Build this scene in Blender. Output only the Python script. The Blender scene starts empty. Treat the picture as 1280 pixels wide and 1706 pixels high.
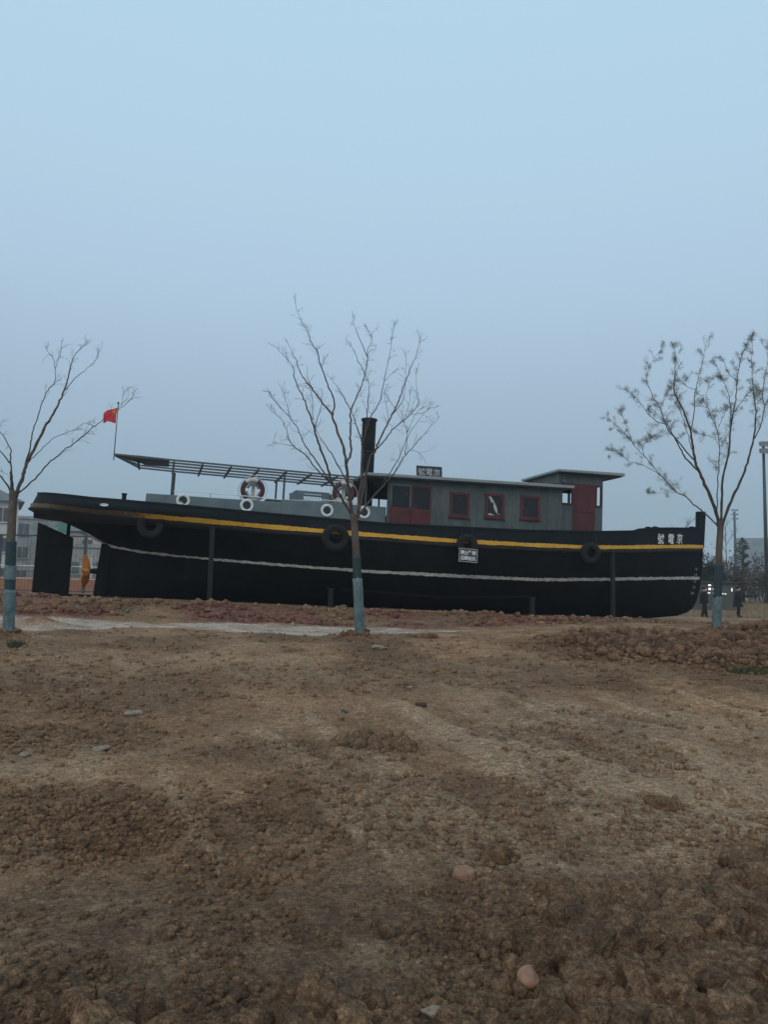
import bpy, bmesh, math, random
import numpy as np
from mathutils import Vector, Matrix, noise as mnoise

# ------------------------------------------------------------------ camera, sky, sun, exposure
scene = bpy.context.scene
COL = scene.collection
EYE = 1.6
PITCH, ROLL = math.atan(125 / 1300.0), math.radians(1.2)
cam_data = bpy.data.cameras.new('camera')
cam_data.sensor_fit = 'VERTICAL'
cam_data.sensor_height = 36.0
cam_data.lens = 36.0 * 1300.0 / 1706.0
cam_data.clip_end = 3000
cam = bpy.data.objects.new('camera', cam_data)
COL.objects.link(cam)
cam.matrix_world = (Matrix.Translation((0, 0, EYE)) @ Matrix.Rotation(math.pi / 2 + PITCH, 4, 'X')
                    @ Matrix.Rotation(ROLL, 4, 'Z'))
scene.camera = cam

SUN_EL, SUN_AZ = math.radians(40), math.radians(200)     # veiled sun high behind the camera
world = bpy.data.worlds.new('World')
scene.world = world
world.use_nodes = True
wt = world.node_tree
wt.nodes.clear()
w_out = wt.nodes.new('ShaderNodeOutputWorld')
w_bg = wt.nodes.new('ShaderNodeBackground')
w_sky = wt.nodes.new('ShaderNodeTexSky')
w_sky.sky_type = 'NISHITA'
w_sky.sun_disc = False
w_sky.sun_elevation = SUN_EL
w_sky.sun_rotation = SUN_AZ
w_sky.dust_density = 3.0
w_sky.air_density = 1.2
w_tc = wt.nodes.new('ShaderNodeTexCoord')
w_sep = wt.nodes.new('ShaderNodeSeparateXYZ')
w_ramp = wt.nodes.new('ShaderNodeValToRGB')              # overcast veil: brighter towards the zenith, all round
w_mix = wt.nodes.new('ShaderNodeMix')
w_mix.data_type = 'RGBA'
w_mix.inputs[0].default_value = 0.93
cr = w_ramp.color_ramp
cr.elements[0].position = 0.0
cr.elements[0].color = (2.75, 3.85, 4.65, 1)
cr.elements[1].position = 1.0
cr.elements[1].color = (5.9, 8.1, 9.7, 1)
for p_, c_ in ((0.10, (2.95, 4.15, 5.15)), (0.22, (3.75, 5.05, 6.35)), (0.37, (4.6, 6.3, 7.9)), (0.5, (4.85, 6.85, 8.45)), (0.63, (4.85, 7.05, 8.7))):
    e_ = cr.elements.new(p_)
    e_.color = (*c_, 1)
wl = wt.links.new
wl(w_tc.outputs['Generated'], w_sep.inputs[0])
wl(w_sep.outputs['Z'], w_ramp.inputs[0])
wl(w_sky.outputs[0], w_mix.inputs[6])
wl(w_ramp.outputs[0], w_mix.inputs[7])
wl(w_mix.outputs[2], w_bg.inputs['Color'])
w_bg.inputs['Strength'].default_value = 0.1
wl(w_bg.outputs[0], w_out.inputs['Surface'])

sun_d = bpy.data.lights.new('sun', 'SUN')
sun_d.energy = 1.1
sun_d.angle = math.radians(40)
sun_d.color = (1.0, 0.86, 0.68)
sun = bpy.data.objects.new('sun', sun_d)
COL.objects.link(sun)
_sd = Vector((math.sin(SUN_AZ) * math.cos(SUN_EL), math.cos(SUN_AZ) * math.cos(SUN_EL), math.sin(SUN_EL)))
sun.rotation_euler = _sd.to_track_quat('Z', 'Y').to_euler()

vs = scene.view_settings
vs.view_transform = 'Standard'
vs.look = 'None'
vs.gamma = 1.0
vs.exposure = 0.0
vs.use_curve_mapping = False
scene.cycles.volume_bounces = 1
scene.cycles.max_bounces = 6
scene.cycles.use_denoising = True

# ------------------------------------------------------------------ helpers
rnd = random.Random(11)

class MB:
    """collects boxes, tubes and sheets, then links them as one mesh"""
    def __init__(self):
        self.v, self.f, self.m = [], [], []
    def add(self, vs_, fs_, mi=0):
        o = len(self.v)
        self.v.extend([tuple(p) for p in vs_])
        for f in fs_:
            self.f.append(tuple(i + o for i in f))
            self.m.append(mi)
        return self
    def box(self, a, b, mi=0):
        x0, y0, z0 = a
        x1, y1, z1 = b
        return self.add([(x0, y0, z0), (x1, y0, z0), (x1, y1, z0), (x0, y1, z0),
                         (x0, y0, z1), (x1, y0, z1), (x1, y1, z1), (x0, y1, z1)],
                        [(0, 3, 2, 1), (4, 5, 6, 7), (0, 1, 5, 4), (1, 2, 6, 5), (2, 3, 7, 6), (3, 0, 4, 7)], mi)
    def hexa(self, p, mi=0):           # eight corners, lower four then upper four
        return self.add(p, [(0, 3, 2, 1), (4, 5, 6, 7), (0, 1, 5, 4), (1, 2, 6, 5), (2, 3, 7, 6), (3, 0, 4, 7)], mi)
    def bar(self, a, b, w, h=None, mi=0):
        a, b = Vector(a), Vector(b)
        h = w if h is None else h
        d = (b - a).normalized()
        up = Vector((0, 0, 1)) if abs(d.z) < 0.95 else Vector((0, 1, 0))
        s = d.cross(up).normalized()
        t = s.cross(d)
        q = []
        for p in (a, b):
            for i, j in ((-1, -1), (1, -1), (1, 1), (-1, 1)):
                q.append(p + s * (i * w / 2) + t * (j * h / 2))
        return self.add(q, [(0, 3, 2, 1), (4, 5, 6, 7), (0, 1, 5, 4), (1, 2, 6, 5), (2, 3, 7, 6), (3, 0, 4, 7)], mi)
    def tube(self, pts, rad, n=6, cap=True, mi=0):
        pts = [Vector(p) for p in pts]
        if not hasattr(rad, '__len__'):
            rad = [rad] * len(pts)
        vs_, fs_ = [], []
        prev = None
        for i, p in enumerate(pts):
            d = (pts[min(i + 1, len(pts) - 1)] - pts[max(i - 1, 0)])
            d = d.normalized() if d.length > 1e-9 else Vector((0, 0, 1))
            if prev is None:
                s = d.cross(Vector((0.31, 0.9, 0.2)))
                if s.length < 1e-3:
                    s = d.cross(Vector((1, 0, 0)))
            else:
                s = prev - d * prev.dot(d)
            s.normalize()
            prev = s
            t = d.cross(s)
            for k in range(n):
                a = 2 * math.pi * k / n
                vs_.append(p + (s * math.cos(a) + t * math.sin(a)) * rad[i])
        for i in range(len(pts) - 1):
            for k in range(n):
                k2 = (k + 1) % n
                fs_.append((i * n + k, i * n + k2, (i + 1) * n + k2, (i + 1) * n + k))
        if cap:
            fs_.append(tuple(range(n - 1, -1, -1)))
            fs_.append(tuple((len(pts) - 1) * n + k for k in range(n)))
        return self.add(vs_, fs_, mi)
    def torus(self, R, prof, n=40, axis='y', mi=0, a0=0.0, a1=2 * math.pi):
        """prof: closed list of (dr, da): radial and axial offset"""
        m = len(prof)
        full = abs(a1 - a0 - 2 * math.pi) < 1e-6
        cnt = n if full else n + 1
        vs_, fs_ = [], []
        for i in range(cnt):
            a = a0 + (a1 - a0) * i / n
            for dr, da in prof:
                vs_.append(((R + dr) * math.cos(a), da, (R + dr) * math.sin(a)))
        for i in range(n):
            i2 = (i + 1) % cnt
            for k in range(m):
                k2 = (k + 1) % m
                fs_.append((i * m + k, i2 * m + k, i2 * m + k2, i * m + k2))
        if not full:
            fs_.append(tuple(range(m)))
            fs_.append(tuple((cnt - 1) * m + k for k in range(m - 1, -1, -1)))
        return self.add(vs_, fs_, mi)
    def lathe(self, prof, n=24, mi=0):     # (r, z) about the z axis
        vs_, fs_ = [], []
        for r, z in prof:
            for k in range(n):
                a = 2 * math.pi * k / n
                vs_.append((r * math.cos(a), r * math.sin(a), z))
        for i in range(len(prof) - 1):
            for k in range(n):
                k2 = (k + 1) % n
                fs_.append((i * n + k, i * n + k2, (i + 1) * n + k2, (i + 1) * n + k))
        fs_.append(tuple(range(n - 1, -1, -1)))
        fs_.append(tuple((len(prof) - 1) * n + k for k in range(n)))
        return self.add(vs_, fs_, mi)
    def build(self, name, mats, parent=None, smooth=False, bevel=0.0, matrix=None):
        me = bpy.data.meshes.new(name)
        me.from_pydata(self.v, [], self.f)
        mats = mats if isinstance(mats, (list, tuple)) else [mats]
        for m in mats:
            me.materials.append(m)
        if len(mats) > 1:
            me.polygons.foreach_set('material_index', self.m)
        if smooth:
            me.polygons.foreach_set('use_smooth', [True] * len(me.polygons))
        me.update()
        o = bpy.data.objects.new(name, me)
        COL.objects.link(o)
        if parent is not None:
            o.parent = parent
        if matrix is not None:
            o.matrix_basis = matrix
        if bevel > 0:
            b = o.modifiers.new('bevel', 'BEVEL')
            b.width = bevel
            b.segments = 2
            b.limit_method = 'ANGLE'
        return o

def tag(o, label=None, cat=None, group=None, kind=None):
    if label: o['label'] = label
    if cat: o['category'] = cat
    if group: o['group'] = group
    if kind: o['kind'] = kind
    return o

def empty(name, matrix=None, loc=None):
    o = bpy.data.objects.new(name, None)
    o.empty_display_size = 0.2
    COL.objects.link(o)
    if matrix is not None: o.matrix_basis = matrix
    if loc is not None: o.location = loc
    return o

def mat(name, col, rough=0.7, var=0.25, scale=3.0, bump=0.0, bscale=40.0, col2=None, metallic=0.0, detail=6.0,
        fine=0.15, fscale=45.0, stretch=None, spec=0.5):
    """painted / natural surface: base colour broken by two noises, optional second colour in blotches, fine relief"""
    m = bpy.data.materials.new(name)
    m.use_nodes = True
    nt = m.node_tree
    N, Lk = nt.nodes, nt.links.new
    b = N['Principled BSDF']
    b.inputs['Roughness'].default_value = rough
    b.inputs['Metallic'].default_value = metallic
    b.inputs['Specular IOR Level'].default_value = spec
    tc = N.new('ShaderNodeTexCoord')
    src = tc.outputs['Object']
    if stretch:
        mp = N.new('ShaderNodeMapping')
        mp.inputs['Scale'].default_value = stretch
        Lk(src, mp.inputs[0])
        src = mp.outputs[0]
    n1 = N.new('ShaderNodeTexNoise')
    n1.inputs['Scale'].default_value = scale
    n1.inputs['Detail'].default_value = detail
    n1.inputs['Roughness'].default_value = 0.65
    Lk(src, n1.inputs['Vector'])
    r1 = N.new('ShaderNodeValToRGB')
    r1.color_ramp.elements[0].position = 0.35
    r1.color_ramp.elements[1].position = 0.68
    c2 = col2 if col2 else tuple(c * (1 + var) for c in col)
    c1 = col if col2 else tuple(c * (1 - var) for c in col)
    r1.color_ramp.elements[0].color = (*c1, 1)
    r1.color_ramp.elements[1].color = (*c2, 1)
    Lk(n1.outputs['Fac'], r1.inputs[0])
    n2 = N.new('ShaderNodeTexNoise')
    n2.inputs['Scale'].default_value = fscale
    n2.inputs['Detail'].default_value = 4
    Lk(src, n2.inputs['Vector'])
    mr = N.new('ShaderNodeMapRange')
    mr.inputs['From Min'].default_value = 0.3
    mr.inputs['From Max'].default_value = 0.7
    mr.inputs['To Min'].default_value = 1 - fine
    mr.inputs['To Max'].default_value = 1 + fine
    Lk(n2.outputs['Fac'], mr.inputs[0])
    mx = N.new('ShaderNodeVectorMath')
    mx.operation = 'SCALE'
    Lk(r1.outputs[0], mx.inputs[0])
    Lk(mr.outputs[0], mx.inputs['Scale'])
    Lk(mx.outputs[0], b.inputs['Base Color'])
    if bump > 0:
        n3 = N.new('ShaderNodeTexNoise')
        n3.inputs['Scale'].default_value = bscale
        n3.inputs['Detail'].default_value = 5
        Lk(src, n3.inputs['Vector'])
        bp = N.new('ShaderNodeBump')
        bp.inputs['Strength'].default_value = bump
        bp.inputs['Distance'].default_value = 0.02
        Lk(n3.outputs['Fac'], bp.inputs['Height'])
        Lk(bp.outputs[0], b.inputs['Normal'])
    return m

def text_mesh(body, size=1.0, bold=0.0, shear=0.0):
    """lettering as flat mesh data: list of verts (x, y) and faces, origin at the centre"""
    cu = bpy.data.curves.new('lettering', 'FONT')
    cu.body = body
    cu.size = size
    cu.offset = bold
    cu.shear = shear
    cu.align_x = 'CENTER'
    cu.align_y = 'CENTER'
    cu.resolution_u = 3
    o = bpy.data.objects.new('lettering_source', cu)
    COL.objects.link(o)
    dg = bpy.context.evaluated_depsgraph_get()
    me = bpy.data.meshes.new_from_object(o.evaluated_get(dg))
    vs_ = [tuple(v.co) for v in me.vertices]
    fs_ = [tuple(p.vertices) for p in me.polygons]
    bpy.data.objects.remove(o)
    bpy.data.curves.remove(cu)
    bpy.data.meshes.remove(me)
    xs = [v[0] for v in vs_]; ys = [v[1] for v in vs_]
    cx, cy = (min(xs) + max(xs)) / 2, (min(ys) + max(ys)) / 2
    return [(v[0] - cx, v[1] - cy) for v in vs_], fs_

# vectorised lattice noise for the terrain
def _hash(ix, iy, seed):
    h = (ix.astype(np.int64) * 374761393 + iy.astype(np.int64) * 668265263 + seed * 974634777) & 0xffffffff
    h = ((h ^ (h >> 13)) * 1274126177) & 0xffffffff
    h = (h ^ (h >> 16)) & 0xffffffff
    return h / 4294967295.0
def vnoise(x, y, seed=0):
    ix, iy = np.floor(x), np.floor(y)
    fx, fy = x - ix, y - iy
    fx = fx * fx * fx * (fx * (fx * 6 - 15) + 10); fy = fy * fy * fy * (fy * (fy * 6 - 15) + 10)
    a = _hash(ix, iy, seed); b = _hash(ix + 1, iy, seed); c = _hash(ix, iy + 1, seed); d = _hash(ix + 1, iy + 1, seed)
    return (a + (b - a) * fx) * (1 - fy) + (c + (d - c) * fx) * fy
def fbm(x, y, oct_=5, seed=0, gain=0.5):
    s, a, t = 0.0, 1.0, 0.0
    for o in range(oct_):
        ca, sa = math.cos(0.6 * o), math.sin(0.6 * o)
        s = s + a * vnoise((x * ca - y * sa) * 2 ** o, (x * sa + y * ca) * 2 ** o, seed + o * 7)
        t += a
        a *= gain
    return s / t
def worley(x, y, seed=0):
    ix, iy = np.floor(x), np.floor(y)
    best = np.full(np.shape(x), 9.0); rid = np.zeros(np.shape(x))
    for dx in (-1, 0, 1):
        for dy in (-1, 0, 1):
            cx, cy = ix + dx, iy + dy
            px = cx + 0.1 + 0.8 * _hash(cx, cy, seed); py = cy + 0.1 + 0.8 * _hash(cx, cy, seed + 5)
            d = (px - x) ** 2 + (py - y) ** 2
            rr = _hash(cx, cy, seed + 11)
            m = d < best
            best = np.where(m, d, best); rid = np.where(m, rr, rid)
    return np.sqrt(best), rid
def sstep(e0, e1, x):
    t = np.clip((x - e0) / (e1 - e0), 0, 1)
    return t * t * (3 - 2 * t)
# ------------------------------------------------------------------ boat frame
YAW, TRIM, BD = math.radians(16.2), math.radians(1.5), 24.83
_U0 = Vector((math.cos(YAW), math.sin(YAW), 0)); _V = Vector((-math.sin(YAW), math.cos(YAW), 0)); _Z = Vector((0, 0, 1))
_U = _U0 * math.cos(TRIM) - _Z * math.sin(TRIM); _W = _Z * math.cos(TRIM) + _U0 * math.sin(TRIM)
BO = Vector((0, BD, 0.95))
BM = Matrix(((_U.x, _V.x, _W.x, BO.x), (_U.y, _V.y, _W.y, BO.y), (_U.z, _V.z, _W.z, BO.z), (0, 0, 0, 1)))

# ------------------------------------------------------------------ ground
def sq(x, y):
    return x * math.cos(YAW) + y * math.sin(YAW), -x * math.sin(YAW) + y * math.cos(YAW)
def macro(x, y):
    """smooth lie of the land; x, y arrays"""
    s, q = sq(x, y)
    zt = np.interp(s, [-12, -2.2, 3.5, 11, 20], [0.72, 0.70, 0.655, 0.88, 0.9])
    zp = np.interp(s, [-12, -3, 0.5, 4, 7, 11, 20], [0.9, 0.85, 0.80, 0.66, 0.72, 0.86, 0.85])
    zk = 0.95 - 0.0262 * (s - 6.93) - 0.02
    zk = np.interp(s, [-14, 17, 24], [1, 1, 0]) * zk + np.interp(s, [-14, 17, 24], [0, 0, 1]) * 0.55
    knots = [(-6, 0 * s), (0.5, 0 * s), (4, 0 * s + 0.06), (7, 0 * s + 0.2), (10, 0 * s + 0.42), (13.5, zt), (15.9, zp),
             (17.2, zp * 0.7 + zk * 0.3 - 0.02), (19.2, zk - 0.015), (21, zk), (25, zk)]
    far = (0.72 - 0.45 * np.exp(-((x - 18) / 9) ** 2 - ((y - 41) / 6.5) ** 2)
           + 0.33 * np.exp(-((x - 27) / 13) ** 2 - ((y - 56) / 7) ** 2))
    far = far - 0.25 * sstep(90, 200, y)
    z = knots[0][1]
    for (qa, za), (qb, zb) in zip(knots, knots[1:]):
        t = np.clip((q - qa) / (qb - qa), 0, 1)
        t = t * t * (3 - 2 * t)
        z = np.where(q >= qa, za + (zb - za) * t, z)
    t = sstep(25.5, 33, q)
    return z * (1 - t) + far * t

BLOBS = [(1.55, 3.35, 1.25, .95, 1.0), (2.6, 4.4, .9, .9, .85), (0.2, 2.5, 2.4, .62, .8), (-1.9, 4.9, 1.1, .8, .6),
         (-0.7, 4.5, .5, .5, .5), (-1.5, 2.8, .9, .5, .6), (5.6, 13.3, 3.4, 1.7, 1.0), (9.0, 15.2, 2.6, 1.6, .9),
         (-0.05, 7.0, .45, .35, .9), (-3.6, 9.2, 2.2, 2.2, .45), (-2.8, 7.0, 1.0, .8, .55), (-0.8, 10.2, 2.0, 1.3, .4),
         (-0.6, 6.6, 0.9, 0.6, .45), (2.4, 8.6, 1.0, .35, .5), (3.4, 5.6, .9, .5, .5), (1.0, 5.6, .35, .25, .5),
         (-5.5, 11.6, 1.4, 1.0, .5), (-.378, 14.0, .4, .35, .7), (-5.917, 12.5, .4, .35, .7), (2.6, 12.0, 1.4, .8, .5)]
def fields(x, y):
    s, q = sq(x, y)
    wx = x + 0.5 * (fbm(x * 0.9, y * 0.9, 3, 31) - 0.5); wy = y + 0.6 * (fbm(x * 0.9, y * 0.9, 3, 47) - 0.5)
    loose = 0 * x
    for bx, by, rx, ry, k in BLOBS:
        loose = np.maximum(loose, k * (1 - sstep(0.55, 1.25, np.sqrt(((wx - bx) / rx) ** 2 + ((wy - by) / ry) ** 2))))
    patch = fbm(x * 0.55, y * 0.55, 4, 90)
    loose = np.maximum(loose, 0.55 * sstep(0.53, 0.66, patch))
    berm = sstep(16.4, 17.2, q) * (1 - sstep(19.6, 21.0, q)) * (1 - sstep(22, 28, s))
    loose = np.maximum(loose, berm * (0.32 + 0.35 * sstep(.45, .6, fbm(s * .8, q * 1.6, 3, 12))))
    loose = loose * (1 - sstep(28, 40, y))
    red = 1.15 * sstep(16.3, 17.0, q) * (1 - sstep(18.6, 20.2, q)) * sstep(-8, -3, s) * (1 - sstep(9, 12, s)) \
        * sstep(0.38, 0.6, fbm(s * 0.7, q * 0.9, 4, 64))
    red = np.maximum(red, 0.14 * np.clip(loose, 0, 1) * sstep(11.5, 12.5, y) * sstep(2, 4, x) * (1 - sstep(18, 19, y)))
    pq = q - 15.6 + 0.35 * (fbm(s * 0.6, q * 0 + 3, 3, 71) - 0.5)
    wid = np.interp(s, [-9, -2.6, -1.0, 0.2, 1.6, 3.2, 5.2, 6.3, 8], [1.35, 1.25, .9, .45, 1.1, 1.25, 1.05, .35, 0])
    pale = (1 - sstep(0.9, 1.04, np.abs(pq) / np.maximum(wid, 1e-3))) * (wid > 0.03)
    pale = pale * (1 - 1.2 * np.exp(-((x + 6.15) / .36) ** 2 - ((y - 14.1) / .28) ** 2)).clip(0, 1)
    pale = pale * (0.5 + 0.5 * sstep(0.36, 0.5, fbm(s * 1.1, q * 2.6, 4, 15)))
    loose = loose * (1 - pale)
    grey = (1 - sstep(0.6, 1.3, np.sqrt(((wx + 1.1) / 1.0) ** 2 + ((wy - 3.55) / .62) ** 2)))
    grey = np.maximum(grey, sstep(0.52, 0.7, fbm(x * 0.4 + 9, y * 0.4, 3, 23)) * 0.5)
    grey = np.maximum(grey, sstep(27, 33, q))
    return loose, np.clip(red, 0, 1), pale, grey, s, q

def tracks(x, y):
    d = 0.89 * x + 0.45 * y + 0.10 * (fbm(x * 1.3, y * 1.3, 3, 83) - .5)
    l = -0.45 * x + 0.89 * y
    v = vnoise(d * 3.4, l * .22, 61) - .5
    v = v + 0.35 * (vnoise(d * 9.0, l * .5, 62) - .5)
    m = sstep(4.0, 5.0, y) * (1 - sstep(9.5, 12, y)) * np.maximum(sstep(.40, .56, fbm(x * .35 + 4, y * .35, 3, 39)), 1 - sstep(.7, 1.25, np.sqrt(((x - .7) / 2.3) ** 2 + ((y - 6.6) / 2.3) ** 2)))
    lug = 0.25 * np.sin(l * 42) * (vnoise(d * 3.4, l * .22, 61) < .42)
    return v * m + lug * m * .18, m
def terrain(x, y):
    loose, red, pale, grey, s, q = fields(x, y)
    z = macro(x, y)
    near = 1 - sstep(30, 60, y)
    lump = np.clip(loose, 0, 1)
    z = z + near * 0.10 * (fbm(x * 0.45, y * 0.45, 3, 3) - 0.5) * (1 - pale)
    z = z + near * (1 - pale) * (0.026 + 0.02 * lump) * (fbm(x * 2.2, y * 2.2, 5, 8) - 0.5) * 2
    z = z + near * 0.02 * lump * (1 - sstep(4.5, 7, y)) * sstep(.6, 1., lump)                    # the dug soil stands a little proud
    z = z + 0.13 * np.exp(-((x + 6.15) / .33) ** 2 - ((y - 14.1) / .25) ** 2)
    z = z + near * 0.16 * sstep(.55, .95, lump) * sstep(11, 12.3, y)
    z = z + near * 0.11 * sstep(16.6, 17.6, q) * (1 - sstep(20.2, 21.2, q)) * (fbm(s * 1.5, q * 2.2, 4, 55) - .42) * (1 - sstep(20, 24, s))
    for sc, am, sd in ((1.9, .035, 1), (4.1, .03, 2), (8.7, .026, 3), (18., .02, 4), (37., .014, 5)):
        wx = x * sc + 0.9 * vnoise(x * sc * 1.7, y * sc * 1.7, sd + 40); wy = y * sc + 0.9 * vnoise(x * sc * 1.7, y * sc * 1.7, sd + 50)
        bil = 0.6 + 1.1 * (vnoise(wx, wy, sd * 13) - .5) + 0.7 * (vnoise(wx * 2.3, wy * 2.3, sd * 13 + 3) - .5) + 0.5 * (vnoise(wx * 5.1, wy * 5.1, sd * 13 + 4) - .5)
        gate = 0.3 + 0.7 * vnoise(x * sc * .45, y * sc * .45, sd + 90)
        z = z + near * am * (lump + 0.10 * (1 - pale)) * gate * (bil - 0.6)
    # wheel tracks running across the trodden soil
    for tx_, ty_ in ((-.378, 14.0), (6.806, 16.0), (-5.917, 12.5)):
        z = z + .055 * np.exp(-((x - tx_) ** 2 + (y - ty_) ** 2) / .07)
    tr_, _d = tracks(x, y)
    z = z + near * (1 - lump) * (1 - pale) * (0.09 * tr_ + 0.014 * (fbm(x * 9, y * 9, 4, 19) - .5))
    # a crack and hollow in the trodden bank at the left
    cx, cy = x + 0.72, y - 4.32
    ca = 0.92 * cx + -0.38 * cy; cb = 0.38 * cx + 0.92 * cy + 0.05 * (vnoise(x * 9, y * 9, 5) - .5)
    z = z - 0.09 * np.exp(-(ca / 0.2) ** 2 - (cb / 0.035) ** 2)
    z = z - near * pale * 0.02
    return z, (loose, red, pale, grey)
def ground_z(x, y, fine=True):
    xa, ya = np.array([float(x)]), np.array([float(y)])
    return float(terrain(xa, ya)[0][0]) if fine else float(macro(xa, ya)[0])

def dust_of(x, y, loose):
    return np.clip(.9 * sstep(.0, .24, tracks(x, y)[0]) * (1 - loose) + 0.6 * sstep(.48, .64, fbm(x * .8 + 3, y * .8, 4, 201)) * (1 - loose), 0, 1) * (1 - sstep(12, 14, y))
def damp_vignette(x, y, loose):
    """freshly turned soil is wet and dark; the front ramp is vignette shade put into colour"""
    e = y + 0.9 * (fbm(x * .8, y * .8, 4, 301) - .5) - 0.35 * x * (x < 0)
    return np.clip(np.maximum(loose, (1 - sstep(3.3, 5.6, e)) * .9), 0, 1)  # front ramp paints a vignette-like shade into the soil tone
def build_ground():
    ys = [-2.4]
    while ys[-1] < 760:
        y = ys[-1]
        k = 0.0034 if y < 12 else (0.0042 if y < 24 else (0.012 if y < 60 else 0.05))
        ys.append(y + (y + 3.2) * k)
    ys = np.array(ys); nx = 760
    tx = np.linspace(-0.98, 0.98, nx)
    tx = np.sign(tx) * (np.abs(tx) * 0.72 + 0.28 * np.abs(tx) ** 3)
    X = tx[None, :] * (ys[:, None] + 3.2); Y = np.repeat(ys[:, None], nx, 1)
    ny = len(ys)
    xf, yf = X.ravel(), Y.ravel()
    z, (loose, red, pale, grey) = terrain(xf, yf)
    co = np.stack([xf, yf, z], 1).astype(np.float32)
    i = np.arange(ny - 1)[:, None] * nx + np.arange(nx - 1)[None, :]
    quads = np.stack([i, i + 1, i + nx + 1, i + nx], -1).reshape(-1, 4)
    me = bpy.data.meshes.new('ground')
    me.vertices.add(len(co)); me.vertices.foreach_set('co', co.ravel())
    me.loops.add(quads.size); me.loops.foreach_set('vertex_index', quads.ravel().astype(np.int32))
    me.polygons.add(len(quads))
    me.polygons.foreach_set('loop_start', (np.arange(len(quads)) * 4).astype(np.int32))
    me.polygons.foreach_set('use_smooth', np.ones(len(quads), dtype=bool))
    at_ = me.attributes.new('soil', 'FLOAT_COLOR', 'POINT')
    at_.data.foreach_set('color', np.stack([damp_vignette(xf, yf, loose), red, pale, grey], 1).astype(np.float32).ravel())
    dust = dust_of(xf, yf, loose)
    du = me.attributes.new('dust', 'FLOAT', 'POINT'); du.data.foreach_set('value', dust.astype(np.float32))
    me.update(calc_edges=True)
    me.validate()
    o = bpy.data.objects.new('ground', me)
    COL.objects.link(o)
    o['kind'] = 'structure'
    return o

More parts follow.
